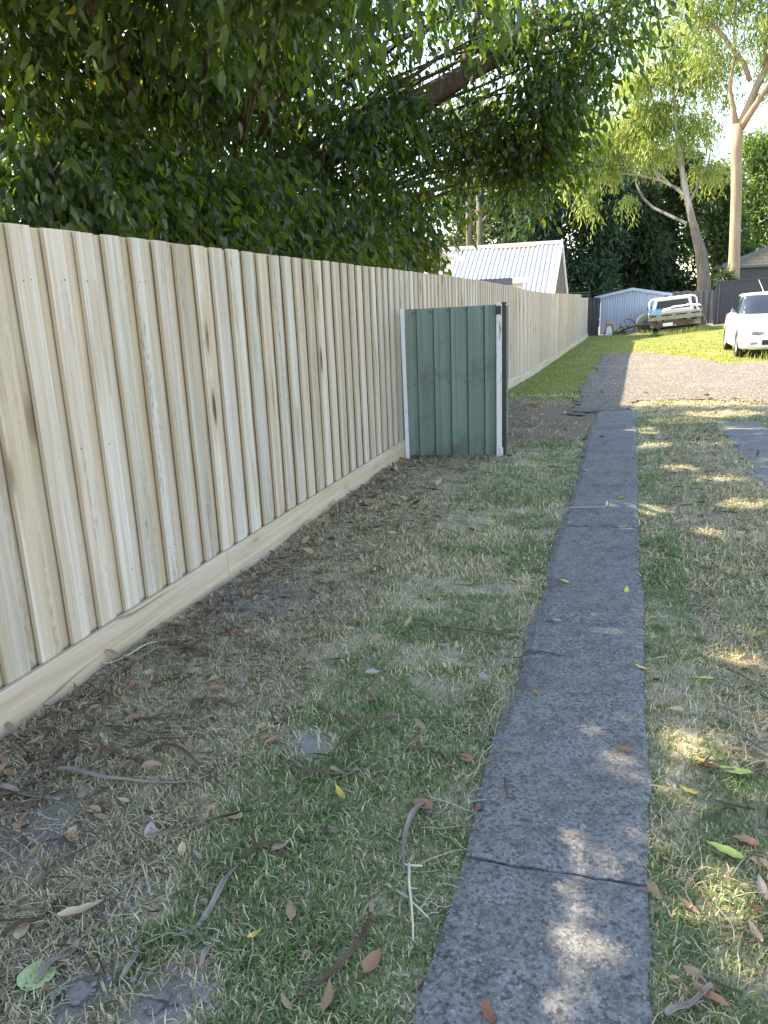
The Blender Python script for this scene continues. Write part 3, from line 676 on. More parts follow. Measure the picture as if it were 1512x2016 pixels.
link('crown', crown_mesh('peeling_gum_crown', [(c-qb, (r_[0]*1.1, r_[1]*1.1, r_[2]*1.1), int(n*1.25)) for c, r_, n in ql], .29, .2, (.15, .19, .05), (.27, .31, .10), 1.0, 7, .4, 9, .11), M['gumleaf'], gum2)

# dark trees in a row behind the sheds and fences
def back_tree(px, Y, top, wid, label, seed, c1, c2, trunk=True, base_py=560, low=.08, dens=1.0, leafL=.42, leafW=.3, tr=.28, name='evergreen_tree', down=.5):
    Y *= 1.17; b = at(px, base_py, Y); b.z = 0; tz = at(px, top, Y).z
    t = thing(name, label, 'tree', b, group='trees behind the yard')
    rr = random.Random(seed)
    MB().tube([Vector((0, 0, -.2)), Vector((.05, 0, tz*.3)), Vector((rr.uniform(-.3, .3), 0, tz*.62)), Vector((rr.uniform(-.4, .4), 0, tz*.93))], [tr*1.3, tr, tr*.7, .05], 10, jit=.05).build('trunk', M['fibro'], t, smooth=True)
    ls = []; nl = int(16*dens)
    for i in range(nl):
        h = low+(1-low)*(i+.5)/nl; w = wid*(.45+.75*math.sin(min(1, .22+h*.82)*math.pi))
        a = rr.uniform(0, 6.28); q = rr.uniform(.2, .75)*w
        ls.append(((math.cos(a)*q, math.sin(a)*q*.7, tz*h), (wid*rr.uniform(.38, .62), wid*rr.uniform(.38, .6), tz*rr.uniform(.055, .10)), int(150*rr.uniform(.7, 1.2))))
    link('crown', crown_mesh('dark_crown', ls, leafL, leafW, c1, c2, down, 6, .7, seed, .17), M['gumleaf'], t)
    bb = MB()
    for c, r_, n in ls: bb.tube(branch_pts((0, 0, c[2]*.82), c, 4, .1, .1, rr), [.07, .055, .045, .03, .02], 5)
    bb.build('branches', M['fibro'], t)
    return t
DK1, DK2 = (.020, .038, .022), (.045, .070, .032)
back_tree(1010, 47, 250, 2.2, 'dark evergreen tree rising right of the white gabled roof', 21, DK1, DK2)
back_tree(1085, 45, 285, 2.3, 'dense dark blue-green tree behind the trellis at the end of the fence', 22, (.022, .045, .032), (.04, .075, .045))
back_tree(1165, 46, 300, 2.4, 'dark rounded tree straight behind the pale blue shed', 23, (.024, .05, .036), (.045, .08, .05))
back_tree(1245, 48, 350, 2.2, 'dark tree with visible trunk behind the flatbed truck', 24, DK1, DK2, low=.2)
back_tree(1320, 50, 300, 2.4, 'dark green tree behind the pale peeling gum', 25, DK1, (.06, .09, .03), low=.12)
back_tree(1405, 52, 330, 2.0, 'leafy green tree between the two pale gums', 26, (.05, .08, .03), (.09, .13, .04))
back_tree(1480, 58, 270, 2.6, 'bright green tree behind the brick house, right of the cream gum', 27, (.07, .12, .03), (.12, .17, .05))
back_tree(1540, 60, 200, 3.4, 'tall green tree at the right edge behind the brick house', 28, (.06, .10, .03), (.11, .15, .05))
back_tree(905, 52, 330, 2.4, 'loose grey-green tree behind the red and white roofs', 29, (.04, .055, .03), (.08, .10, .05), dens=.7)
back_tree(1095, 62, 130, 3.4, 'tall hazy grey-green tree far behind the white gabled roof', 30, (.05, .065, .04), (.09, .10, .06), dens=.8, low=.4)
back_tree(1235, 66, 260, 3.6, 'far green tree filling the gap behind the peeling gum', 31, (.05, .07, .03), (.10, .12, .05), low=.2)
def pole_tree(px0, px1, Y, top, rad, label):
    Y *= 1.17
    b = at(px0, 520, Y); b.z = 0
    t = thing('bare_trunk_tree', label, 'tree', b, group='slim trunks behind the roofs')
    MB().tube([Vector((0, 0, -.2)), at(px0, 440, Y)-b, at(px1, 330, Y)-b, at(px1, top, Y)-b], [rad*1.2, rad, rad*.8, rad*.3], 10, jit=.05).build('trunk', M['fibro'], t, smooth=True)
    c = at(px1, top, Y)-b
    link('crown', crown_mesh('thin_crown', [((c.x, c.y, c.z), (1.6, 1.6, 1.2), 160), ((c.x+.9, c.y, c.z-1.3), (1., 1., .6), 80), ((c.x-1., c.y, c.z-.8), (1., 1., .7), 80)], .38, .25, (.05, .07, .03), (.11, .13, .05), .7, 6, .6, int(px0), .15), M['gumleaf'], t)
pole_tree(924, 922, 44, 230, .22, 'slim grey trunk above the left end of the white roof')
pole_tree(947, 944, 46, 210, .30, 'thicker grey trunk right beside the slim one above the white roof')
# strappy plant by the brick house
cp = at(1428, 545, 42); cp.z = .5
cord = thing('cabbage_palm', 'spiky strap-leaved plant between the peeling gum and the charcoal fence', 'plant', cp)
MB().tube([(0, 0, -.4), (.03, 0, .8), (0, 0, 1.7)], [.09, .08, .07], 8, jit=.05).build('stem', M['fibro'], cord)
n = 260; th = rng.uniform(0, 6.28, n); el = rng.uniform(-.6, 1.2, n); D = np.stack([np.cos(th)*np.cos(el), np.sin(th)*np.cos(el), np.sin(el)], 1)
V, T, cc = leaf_cloud(np.tile([0, 0, 1.75], (n, 1))+rng.normal(size=(n, 3))*.1, D, rng.uniform(.4, .75, n), np.full(n, .05), np.tile([.035, .055, .03], (n, 1))*rng.uniform(.7, 1.3, (n, 1)), .3, 8)
link('leaves', mesh_np('strap_leaves', V, T, cc), M['gumleaf'], cord)
# ------------------------------------------------------------------ houses
# white gabled house behind the fence; gable end towards the yard
gx = -3.0; ry, rz = 34.7, 3.90; ny, nz = 31.2, 1.75; fy = 38.2; wx = -9.4
wh = thing('white_house', 'white house with steep corrugated iron gable roof behind the fence', 'house', (gx, ry, 0))
o_ = Vector((gx, ry, 0))
def corr(a0, a1, b0, b1, pitch, amp):
    """corrugated sheet from edge a0-a1 (eave) to b0-b1 (ridge)"""
    L = (Vector(a1)-Vector(a0)).length; n = int(L/pitch*6); nn = (Vector(a1)-Vector(a0)).cross(Vector(b0)-Vector(a0)).normalized()
    if nn.z < 0: nn = -nn
    P = []
    for k in range(5):
        t = k/4; row = []
        for i in range(n+1):
            u = i/n; p = Vector(a0).lerp(Vector(a1), u).lerp(Vector(b0).lerp(Vector(b1), u), t); row.append(p+nn*amp*math.sin(i/6*2*math.pi))
        P.append(row)
    return MB().grid(P)
corr((wx-gx, ny-ry, nz), (0.12, ny-ry, nz), (wx-gx, 0, rz), (.12, 0, rz), .19, .028).build('roof_sheet', M['roofwhite'], wh, smooth=True)
corr((wx-gx, fy-ry, nz), (0.12, fy-ry, nz), (wx-gx, 0, rz), (.12, 0, rz), .19, .028).build('roof_sheet', M['roofwhite'], wh, smooth=True)
rc = MB().prism([(-.16, rz-.06), (0, rz+.07), (.16, rz-.06), (.13, rz-.09), (0, rz+.03), (-.13, rz-.09)], 0, wx-gx, .2).build('ridge_cap', M['roofwhite'], wh)
rf = MB().prism([(-.27, rz-.125), (-.165, rz-.035), (-.16, rz-.05), (-.265, rz-.14)], 0, -2.7, -.9).build('ridge_flashing', M['rustflash'], wh); rf['label'] = 'rusty orange strip of ridge flashing'
# barge boards at the gable end
for (ya, yb) in ((ny-ry-.06, 0), (fy-ry+.06, 0)):
    MB().add([(.13, ya, nz-.16), (.13, ya, nz+.07), (.13, yb, rz+.09), (.13, yb, rz-.16), (.19, ya, nz-.16), (.19, ya, nz+.07), (.19, yb, rz+.09), (.19, yb, rz-.16)], [(0,1,2,3),(7,6,5,4),(0,4,5,1),(1,5,6,2),(2,6,7,3),(3,7,4,0)]).build('barge_board', M['housewhite'], wh)
# walls, with the gable wall set back under the barge
ww = MB()
for zz in np.arange(.0, rz-.35, .16):
    y0 = (ny-ry)*(1-max(0, (zz+.16-nz))/(rz-nz))*.86 if zz+.16 > nz else (ny-ry)*.86
    ww.box((-.52+random.uniform(0, .002), y0, zz), (-.50, -y0, zz+.152))
ww.build('gable_wall', M['housewhite'], wh)
MB().box((wx-gx, (ny-ry)*.86, 0), (-.53, -(ny-ry)*.86, nz)).build('wall', M['housewhite'], wh)
MB().box((-.499, -1.35, .9), (-.47, -.45, 2.1)).build('vent', M['blackplastic'], wh)
# flat verandah roof in front of the slope
vz = at(1000, 553, 29.5).z
MB().box((-5.4, 29.0-ry, vz-.02), (-.75, 31.1-ry, vz+.06)).build('verandah_roof', M['housewhite'], wh)
MB().box((-5.4, 28.94-ry, vz-.16), (-1.1, 29.0-ry, vz+.09)).build('fascia', M['greyfascia'], wh)
MB().box((-1.097, 28.9-ry, vz-.12), (-.55, 29.9-ry, vz+.10)).build('box_gutter', M['housewhite'], wh)
MB().box((-5.3, 29.2-ry, 0), (-.75, 29.3-ry, vz-.021)).build('verandah_wall', M['housewhite'], wh)
# red-roofed neighbour, only the corner shows past the maple
c0 = at(888, 497, 27.0)
rh = thing('red_roof_house', 'red tiled roof corner with white eave beside the maple crown', 'house', (c0.x-2.5, 27, 0))
MB().add([(-3, -2, c0.z-.55), (2.45, -2, c0.z-.05), (2.45, 2, c0.z-.05), (-3, 2, c0.z+.4), (-3, -2, c0.z+1.0), (0.9, -2, c0.z+.55), (.9, 2, c0.z+.6), (-3, 2, c0.z+1.1)], [(0,3,2,1),(4,5,6,7),(0,1,5,4),(1,2,6,5),(2,3,7,6),(3,0,4,7)]).build('roof', M['redtile'], rh)
MB().box((-3, -2.1, c0.z-.16), (2.55, 2.1, c0.z-.055)).build('eave', M['housewhite'], rh)
MB().box((-3, -1.7, 0), (2.2, 1.7, c0.z-.161)).build('wall', M['housewhite'], rh)
MB().box((2.2, -1.2, c0.z-.6), (2.225, -.2, c0.z-.2)).build('window_frame', M['greyfascia'], rh)
MB().box((1.2, -1.725, c0.z-.62), (2.0, -1.7, c0.z-.2)).build('window_frame', M['greyfascia'], rh)

# brick house at the right
bY = 54.0; e0 = at(1424, 524, bY); a0 = at(1512, 489, bY)
sl = (a0.z-e0.z)/(a0.x-e0.x); half = 6.0; apz = e0.z+sl*half
bh = thing('brick_house', 'cream brick house with dark gable roof and dark garage door behind the charcoal fence', 'house', (e0.x, bY, 0))
MB().prism([(.45, 0), (2*half-.45, 0), (2*half-.45, e0.z+sl*.45-.1), (half, apz-.1), (.45, e0.z+sl*.45-.1)], 1, 0, 9).build('wall', M['brick'], bh)
for sx in (0, 1):
    f = (lambda x: 2*half-x) if sx else (lambda x: x)
    MB().add([(f(-.05), -.55, e0.z-.02), (f(half), -.55, apz), (f(half), 9.4, apz), (f(-.05), 9.4, e0.z-.02), (f(-.05), -.55, e0.z+.10), (f(half), -.55, apz+.12), (f(half), 9.4, apz+.12), (f(-.05), 9.4, e0.z+.10)], [(0,3,2,1),(4,5,6,7),(0,1,5,4),(1,2,6,5),(2,3,7,6),(3,0,4,7)]).build('roof', M['roofdark'], bh)
    MB().add([(f(-.1), -.62, e0.z-.16), (f(half), -.62, apz-.14), (f(half), -.62, apz+.14), (f(-.1), -.62, e0.z+.12), (f(-.1), -.56, e0.z-.16), (f(half), -.56, apz-.14), (f(half), -.56, apz+.14), (f(-.1), -.56, e0.z+.12)], [(0,3,2,1),(4,5,6,7),(0,1,5,4),(1,2,6,5),(2,3,7,6),(3,0,4,7)]).build('barge_board', M['greyfascia'], bh)
gz = at(1480, 527, bY).z
MB().box((.95, -.06, 0), (2*half-.95, -.002, gz)).build('garage_door', M['garage'], bh)
MB().box((.7, -.5, gz+.0), (2*half-.7, -.003, gz+.14)).build('lintel_beam', M['greyfascia'], bh)
for i in range(3):
    p0 = half*.50+i*.85
    MB().add([(p0, .3, e0.z+sl*p0+.20), (p0+.8, .3, e0.z+sl*(p0+.8)+.20), (p0+.8, 1.9, e0.z+sl*(p0+.8)+.20), (p0, 1.9, e0.z+sl*p0+.20), (p0, .3, e0.z+sl*p0+.24), (p0+.8, .3, e0.z+sl*(p0+.8)+.24), (p0+.8, 1.9, e0.z+sl*(p0+.8)+.24), (p0, 1.9, e0.z+sl*p0+.24)], [(0,3,2,1),(4,5,6,7),(0,1,5,4),(1,2,6,5),(2,3,7,6),(3,0,4,7)]).build('solar_panel', M['glass'], bh)

# ------------------------------------------------------------------ garden shed, end fences, trellis
sY = 38.5
sL, sR = at(1181, 620, sY).x, at(1307, 620, sY).x; sg = float(terrain_s(0, sY))-.02
eL, eR, ap = at(1181, 583, sY).z, at(1307, 578.5, sY).z, at(1245, 568, sY).z
shed = thing('garden_shed', 'pale blue corrugated steel garden shed at the end of the yard', 'shed', (sL, sY, sg))
w = sR-sL; eL -= sg; eR -= sg; ap -= sg; n = int(w/.105)*6
P0, P1 = [], []
for i in range(n+1):
    x = w*i/n; ph = (i % 6)/6; d = -.018*(1 if ph in (1/6, 2/6, 3/6) else 0)
    h = eL+(ap-eL)*min(1, x/(w*.5)) if x < w*.5 else ap+(eR-ap)*(x-w*.5)/(w*.5)
    P0.append((x, d, 0)); P1.append((x, d, h-.03))
MB().grid([P0, P1]).build('front_wall', M['shed'], shed)
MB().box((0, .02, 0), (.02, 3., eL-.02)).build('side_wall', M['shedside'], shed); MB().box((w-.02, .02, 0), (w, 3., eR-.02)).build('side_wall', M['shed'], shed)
MB().box((0, 2.98, 0), (w, 3., eL-.04)).build('back_wall', M['shed'], shed)
for a, b in (((-.28, eL-.06), (w*.5, ap)), ((w*.5, ap), (w+.32, eR-.03))):
    MB().add([(a[0], -.10, a[1]), (b[0], -.10, b[1]), (b[0], 3.1, b[1]), (a[0], 3.1, a[1]), (a[0], -.10, a[1]+.035), (b[0], -.10, b[1]+.035), (b[0], 3.1, b[1]+.035), (a[0], 3.1, a[1]+.035)], [(0,3,2,1),(4,5,6,7),(0,1,5,4),(1,2,6,5),(2,3,7,6),(3,0,4,7)]).build('roof', M['shedroof'], shed)
    MB().add([(a[0], -.125, a[1]-.09), (b[0], -.125, b[1]-.09), (b[0], -.125, b[1]+.04), (a[0], -.125, a[1]+.04), (a[0], -.102, a[1]-.09), (b[0], -.102, b[1]-.09), (b[0], -.102, b[1]+.04), (a[0], -.102, a[1]+.04)], [(0,3,2,1),(4,5,6,7),(0,1,5,4),(1,2,6,5),(2,3,7,6),(3,0,4,7)]).build('roof_trim', M['shed'], shed)
# dark sheet fence closing the gap between the new fence and the shed
gapf = thing('dark_sheet_fence', 'narrow black sheet fence in the gap between paling fence and shed', 'fence', (-2.35, 37.2, 0))
P0 = [(i*.03, .02*((i//3) % 2), -.15) for i in range(34)]; P1 = [(x, y_, 1.55) for x, y_, z in P0]
MB().grid([P0, P1]).build('sheet', M['shedside'], gapf)
MB().box((-.03, -.03, -.2), (0, .05, 1.58)).build('post', M['shedside'], gapf); MB().box((0, -.015, 1.551), (.99, .04, 1.59)).build('top_rail', M['shedside'], gapf)
# grey old paling fence
A, B = at(1298, 576, 41.2), at(1412, 571, 40.6); 
gf = thing('old_paling_fence', 'old grey weathered paling fence behind the flatbed truck', 'fence', (A.x, A.y, 0))
L = (Vector((B.x, B.y, 0))-Vector((A.x, A.y, 0))); nb = int(L.length/.12); pm = MB(); dirv = L.normalized(); angf = math.atan2(dirv.y, dirv.x)
for i in range(nb):
    t = i/nb; x = L.length*t; zt = A.z+(at(1412, 570, 40.6).z-A.z)*t+random.uniform(-.03, .03); zb = float(terrain_s(A.x+L.x*t, 38))-.1
    pm.box((x, -.02*(i % 2)+random.uniform(-.003, .003), zb), (x+.116, -.02*(i % 2)+.014, zt))
o = pm.build('palings', M['greywood'], gf, rot=(0, 0, angf)); o['kind'] = 'stuff'
MB().box((0, .02, .75), (L.length, .07, .83)).build('rail', M['greywood'], gf, rot=(0, 0, angf))
# charcoal steel fence at the right
A, B = at(1411, 556, 38.6), at(1620, 541, 38.0)
cf = thing('charcoal_steel_fence', 'tall charcoal ribbed steel fence behind the white car', 'fence', (A.x, A.y, 0))
L = (Vector((B.x, B.y, 0))-Vector((A.x, A.y, 0))); dirv = L.normalized(); angf = math.atan2(dirv.y, dirv.x); P0, P1 = [], []
for x, d in ribs(L.length, .20, -.035):
    t = x/L.length; P0.append((x, d, float(terrain_s(A.x+L.x*t, 36))-.15)); P1.append((x, d, A.z+(B.z-A.z)*t))
MB().grid([P0, P1]).build('sheet', M['charcoal'], cf, rot=(0, 0, angf))
k = MB(); k.add([(0, -.05, A.z), (L.length, -.05, B.z), (L.length, .03, B.z), (0, .03, A.z), (0, -.05, A.z+.05), (L.length, -.05, B.z+.05), (L.length, .03, B.z+.05), (0, .03, A.z+.05)], [(0,3,2,1),(4,5,6,7),(0,1,5,4),(1,2,6,5),(2,3,7,6),(3,0,4,7)]); k.build('top_rail', M['charcoal'], cf, rot=(0, 0, angf))
for i in range(4):
    x = i*2.38
    if x < L.length: MB().box((x-.03, -.07, -.1), (x+.03, -.051, A.z+(B.z-A.z)*x/L.length-.002)).build('post', M['charcoal'], cf, rot=(0, 0, angf))
# white lattice standing above the far end of the paling fence
tA = at(1121, 586, 36.6)
tr = thing('trellis', 'small white timber trellis above the far end of the paling fence', 'trellis', (tA.x, 36.6, 0))
tw = at(1160, 586, 36.6).x-tA.x; tz0, tz1 = at(1140, 590, 36.6).z, at(1140, 575, 36.6).z
for x in np.linspace(0, tw-.04, 4): MB().box((x, 0, 0 if x == 0 else tz0), (x+.035, .02, tz1)).build('lath', M['greywood'], tr)
for z in np.linspace(tz0+.05, tz1-.04, 3): MB().box((-.05, -.021, z), (tw+.05, -.001, z+.035)).build('lath', M['greywood'], tr)

# ------------------------------------------------------------------ white car
def subsurf_apply(o, lv=2):
    md = o.modifiers.new('s', 'SUBSURF'); md.levels = lv; md.render_levels = lv
def bake(o):
    dg = bpy.context.evaluated_depsgraph_get(); me = bpy.data.meshes.new_from_object(o.evaluated_get(dg)); o.modifiers.clear(); old = o.data; o.data = me; return o
cz = float(terrain_s(3.0, 21.5))
CX, CY = 3.32, 20.55
car = thing('white_car', 'white hatchback car parked on the grass at the right edge', 'car', (CX, CY, cz), (0, R(-.4), R(-.5)))
st = [  # y, zbottom, w_bottom, (w_mid,z), (w_shoulder,z), ztop
 (-.90, .30, .44, .56, .50, .50, .62, .635), (-.86, .24, .62, .70, .46, .64, .63, .665), (-.74, .20, .74, .815, .47, .74, .67, .72), (-.50, .18, .80, .862, .50, .79, .74, .80), (-.2, .18, .82, .875, .52, .80, .82, .87), (.15, .18, .83, .878, .54, .80, .87, .93), (.45, .18, .84, .878, .55, .79, .90, .965),
 (.9, .18, .85, .878, .56, .79, .92, .95), (1.5, .18, .85, .878, .56, .79, .94, .95), (2.2, .18, .85, .878, .58, .79, .965, .98), (2.7, .2, .85, .878, .60, .79, .985, 1.0), (3.1, .24, .82, .86, .62, .76, 1.0, 1.01), (3.38, .28, .74, .80, .62, .70, .98, .99), (3.46, .34, .60, .68, .62, .58, .92, .93)]
P = []
for y_, zb, wb, wm, zm, ws, zs, zt in st:
    half = [(0, zb), (wb*.6, zb), (wb, zb), (wm-.012, zb+.10), (wm, zm), (ws+.035, zs-.09), (ws, zs), (ws*.62, zt-.008), (0, zt)]
    ring = [(x, y_, z) for x, z in half]+[(-x, y_, z) for x, z in half[-2:0:-1]]
    P.append(ring)
mb = MB(); nr = len(P[0]); mb.v = [q for r_ in P for q in r_]
mb.f = [(i*nr+j, i*nr+(j+1) % nr, (i+1)*nr+(j+1) % nr, (i+1)*nr+j) for i in range(len(P)-1) for j in range(nr)]+[tuple(range(nr)), tuple((len(P)-1)*nr+j for j in range(nr))[::-1]]
body = mb.build('body', M['carpaint'], car, smooth=True); subsurf_apply(body, 2)
cut = MB()
for yw in (0, 2.64):
    for sx in (-1, 1):
        prof = [(0, sx*.55), (.365, sx*.55), (.365, sx*1.0), (0, sx*1.0)]
        cut.lathe(prof, 0, 32, (0, yw, .315))
cuto = cut.build('tmp_cut', M['blackplastic'], car); bm_ = body.modifiers.new('b', 'BOOLEAN'); bm_.operation = 'DIFFERENCE'; bm_.object = cuto; bm_.solver = 'EXACT'
bpy.context.view_layer.update(); bake(body); bpy.data.objects.remove(cuto)
from mathutils.bvhtree import BVHTree
_bt = BVHTree.FromPolygons([v_.co.copy() for v_ in body.data.vertices], [tuple(f_.vertices) for f_ in body.data.polygons])
def nose(x, z):
    h_ = _bt.ray_cast(Vector((x, -3, z)), Vector((0, 1, 0))); return h_[0].y if h_[0] else -.7
body.data.polygons.foreach_set('use_smooth', np.ones(len(body.data.polygons), bool))
# greenhouse
NE = 4.5
def gh(t):
    yf = .28+1.02*t**.95; yr = 3.28-.72*t**1.3; w_ = .79-.20*t**1.15; z = .90+.545*(1-(1-t)**1.25)
    return yf, yr, w_, z
def side_pt(t, y_, sx, off=0):
    yf, yr, w_, z = gh(t); yc, L_ = (yf+yr)/2, (yr-yf)/2; q = min(.9999, abs((y_-yc)/L_)); return (sx*(w_*(1-q**NE)**(1/NE)+off), y_, z)
def front_pt(t, u, off=0, rear=False):
    yf, yr, w_, z = gh(t); yc, L_ = (yf+yr)/2, (yr-yf)/2; k = (1-abs(u)**NE)**(1/NE); return (u*w_, yc+(L_*k+off)*(1 if rear else -1), z+off*.5)
rings = []; NT_ = 40
for t in list(np.linspace(0, 1, 9)):
    yf, yr, w_, z = gh(t); yc, L_ = (yf+yr)/2, (yr-yf)/2
    rings.append([(w_*math.copysign(abs(math.cos(a))**(2/NE), math.cos(a)), yc+L_*math.copysign(abs(math.sin(a))**(2/NE), math.sin(a)), z) for a in [2*math.pi*i/NT_ for i in range(NT_)]])
yf, yr, w_, z = gh(1); yc = (yf+yr)/2
for s_, dz in ((.93, .020), (.75, .032), (.45, .043), (.15, .047)): rings.append([(x*s_, yc+(y_-yc)*s_, z+dz) for x, y_, _ in rings[8]])
mb = MB(); mb.v = [q for r_ in rings for q in r_]; mb.f = [(i*NT_+j, i*NT_+(j+1) % NT_, (i+1)*NT_+(j+1) % NT_, (i+1)*NT_+j) for i in range(len(rings)-1) for j in range(NT_)]+[tuple((len(rings)-1)*NT_+j for j in range(NT_))]
mb.build('roof', M['carpaint'], car, smooth=True)
MB().grid([[front_pt(t, u, .006) for u in np.linspace(-.90, .90, 19)] for t in np.linspace(.12, .93, 9)]).build('windscreen', M['glass'], car, smooth=True)
MB().grid([[front_pt(t, u, .006, True) for u in np.linspace(-.85, .85, 13)] for t in np.linspace(.3, .92, 6)]).build('rear_window', M['glass'], car, smooth=True)
for sx in (-1, 1):
    def sw(ya, yb):
        return MB().grid([[side_pt(t, ya(t)+(yb(t)-ya(t))*u, sx, .006) for u in np.linspace(0, 1, 8)] for t in np.linspace(.12, .90, 7)])
    sw(lambda t: max(.72, gh(t)[0]+.17), lambda t: 1.52).build('side_window', M['glass'], car, smooth=True)
    sw(lambda t: 1.58, lambda t: 2.45).build('side_window', M['glass'], car, smooth=True)
    mir = MB().box((sx*.80, .62, .90), (sx*1.0, .74, 1.02)).build('mirror', M['carpaint'], car, smooth=True, bevel=.035, seg=3)
    MB().box((sx*.77, .66, .905), (sx*.83, .71, .94)).build('mirror_arm', M['blackplastic'], mir)
    # headlight: lens shell laid on the corner of the nose
    pl = [(.36, .575), (.44, .625), (.58, .655), (.70, .67), (.715, .61), (.63, .555), (.48, .54)]
    def yfrom(x, z): return nose(x, z)+.022
    c_ = (sum(p[0] for p in pl)/7, sum(p[1] for p in pl)/7)
    h = MB(); rr_ = [[(sx*(c_[0]+(x-c_[0])*s_), yfrom(c_[0]+(x-c_[0])*s_, c_[1]+(z-c_[1])*s_)-.030-.022*(1-s_**2), c_[1]+(z-c_[1])*s_) for x, z in pl] for s_ in (1, .7, .35)]
    h.v = [q for r_ in rr_ for q in r_]+[(q[0], q[1]+.10, q[2]) for q in rr_[0]]
    h.f = [(i*7+j, i*7+(j+1) % 7, (i+1)*7+(j+1) % 7, (i+1)*7+j) for i in range(2) for j in range(7)]+[tuple(14+j for j in range(7))]+[(j, 21+j, 21+(j+1) % 7, (j+1) % 7) for j in range(7)]
    hl = h.build('headlight', M['lamp'], car, smooth=True)
    MB().lathe([(0, -.012), (.045, -.01), (.055, .02)], 1, 16, (sx*.58, yfrom(.58, .62)-.052, .625)).build('bulb_reflector', M['lampin'], hl, smooth=True)
    fy_ = nose(.58, .36); MB().box((sx*.50, fy_-.012, .335), (sx*.66, fy_+.12, .385)).build('fog_light', M['lamp'], car, bevel=.015, seg=2)
    for yw in (0, 2.64):
        wl = link('wheel', MB().lathe([(.215, -.09), (.24, -.10), (.30, -.098), (.318, -.08), (.322, 0), (.318, .08), (.30, .098), (.24, .10), (.215, .09), (.215, -.09)], 0, 36).mesh('tyre_ring', True), M['tyre'], car, (sx*.765, yw, .318))
        rm = MB().lathe([(.0, sx*.055), (.05, sx*.06), (.06, sx*.03), (.19, sx*.02), (.20, sx*.075), (.222, sx*.085), (.222, -sx*.05)], 0, 36)
        rm.build('rim', M['rim'], wl, smooth=True)
        for k in range(7):
            a = k*2*math.pi/7; Mx = Matrix.Rotation(a, 4, 'X')
            MB().box((sx*.035, -.016, .04) if sx > 0 else (-.075, -.016, .04), (sx*.075, .016, .212) if sx > 0 else (-.035, .016, .212), Mx).build('spoke', M['rim'], wl)
ny_ = nose(.38, .39); MB().box((-.42, min(ny_, nose(0, .39))-.006, .31), (.42, ny_+.05, .44)).build('lower_grille', M['blackplastic'], car, bevel=.03, seg=2)
ny_ = nose(.28, .59); MB().box((-.31, min(ny_, nose(0, .59))-.008, .572), (.31, ny_+.05, .612)).build('upper_grille', M['blackplastic'], car, bevel=.012, seg=2)
MB().lathe([(0, -.018), (.04, -.015), (.055, 0)], 1, 20, (0, nose(0, .605)-.012, .605)).build('badge', M['rim'], car, smooth=True)
MB().box((-.19, nose(0, .5)-.016, .455), (.19, nose(0, .5)+.03, .555)).build('number_plate', M['plate'], car, bevel=.006)
MB().tube([(-.12, 1.55, 1.48), (-.16, 1.70, 1.62), (-.22, 1.86, 1.80)], [.008, .006, .004], 6).build('aerial', M['plate'], car)
for sx in (-1, 1):
    for yd in (1.25, 2.15): MB().box((sx*.875, yd, .80), (sx*.89, yd+.2, .835)).build('door_handle', M['carpaint'], car, bevel=.008)
    MB().box((sx*.70, 3.33, .70), (sx*.80, 3.40, .95)).build('tail_lamp', M['amber'], car, bevel=.02, seg=2)
MB().box((-.74, -.70, .16), (.74, 3.3, .24)).build('underbody', M['darkgap'], car)

# ------------------------------------------------------------------ flatbed truck
UY = 33.9; ux = 1.78; uz = float(terrain_s(ux, UY))
ute = thing('flatbed_truck', 'old white flatbed pickup truck leaning on the grass in front of the shed', 'truck', (ux, UY, uz-.03), (0, R(-4.6), R(-1.0)))
MB().box((-.97, 0.02, .80), (.97, 2.15, .86)).build('tray_deck', M['tailboard'], ute)
tb = MB().box((-1.0, -.05, .66), (1.0, 0.0, .90)).build('tailgate', M['tailboard'], ute, bevel=.006)
for a, b in ((-.95, -.72), (-.5, -.1), (.02, .46), (.62, .92)): MB().box((a, -.06, .775), (b, -.0505, .82)).build('slot', M['darkgap'], tb)
MB().box((-1.03, -.075, .625), (1.03, -.051, .675)).build('lower_lip', M['tailboard'], tb)
for sx in (-1, 1):
    MB().box((sx*.98, .03, .70), (sx*1.0, 2.1, .92)).build('side_board', M['utewhite'], ute, bevel=.004)
    MB().box((sx*.62, .10, .34), (sx*.95, .13, .60)).build('mudguard', M['tailboard'], ute, bevel=.01)
    MB().box((sx*.70, -.03, .53), (sx*.86, .02, .60)).build('tail_lamp', M['amber'], ute, bevel=.01)
    MB().box((sx*.40, .05, .42), (sx*.48, 4.2, .56)).build('chassis_rail', M['rustbrown'], ute)
    for yw in (.80, 3.5):
        wl = link('wheel', MB().lathe([(.2, -.10), (.29, -.105), (.33, -.08), (.335, 0), (.33, .08), (.29, .105), (.2, .10), (.2, -.10)], 0, 28).mesh('tyre_ring', True), M['tyre'], ute, (sx*.76, yw, .335))
        MB().lathe([(0, sx*.03), (.08, sx*.035), (.2, sx*.06), (.205, -sx*.06)], 0, 24).build('rim', M['utewhite'], wl, smooth=True)
MB().box((-.70, .0, .33), (.70, .06, .56)).build('rear_bumper', M['rustbrown'], ute, bevel=.01)
MB().tube([(-.92, -.02, .60), (-.72, -.02, .35), (-.55, .0, .22)], [.03, .03, .03], 6).build('bracket', M['rustbrown'], ute); MB().tube([(.55, -.02, .60), (.5, -.02, .36)], [.03, .03], 6).build('bracket', M['rustbrown'], ute)
npl = MB().box((-.47, -.03, .37), (-.08, -.012, .50)).build('number_plate', M['plate'], ute, bevel=.004)
MB().tube([(0, -.05, .35), (0, -.13, .36), (0, -.13, .42)], [.025, .02, .025], 8).build('tow_ball', M['rim'], ute)
MB().box((-.6, .3, .25), (.6, .9, .42)).build('axle', M['darkgap'], ute)
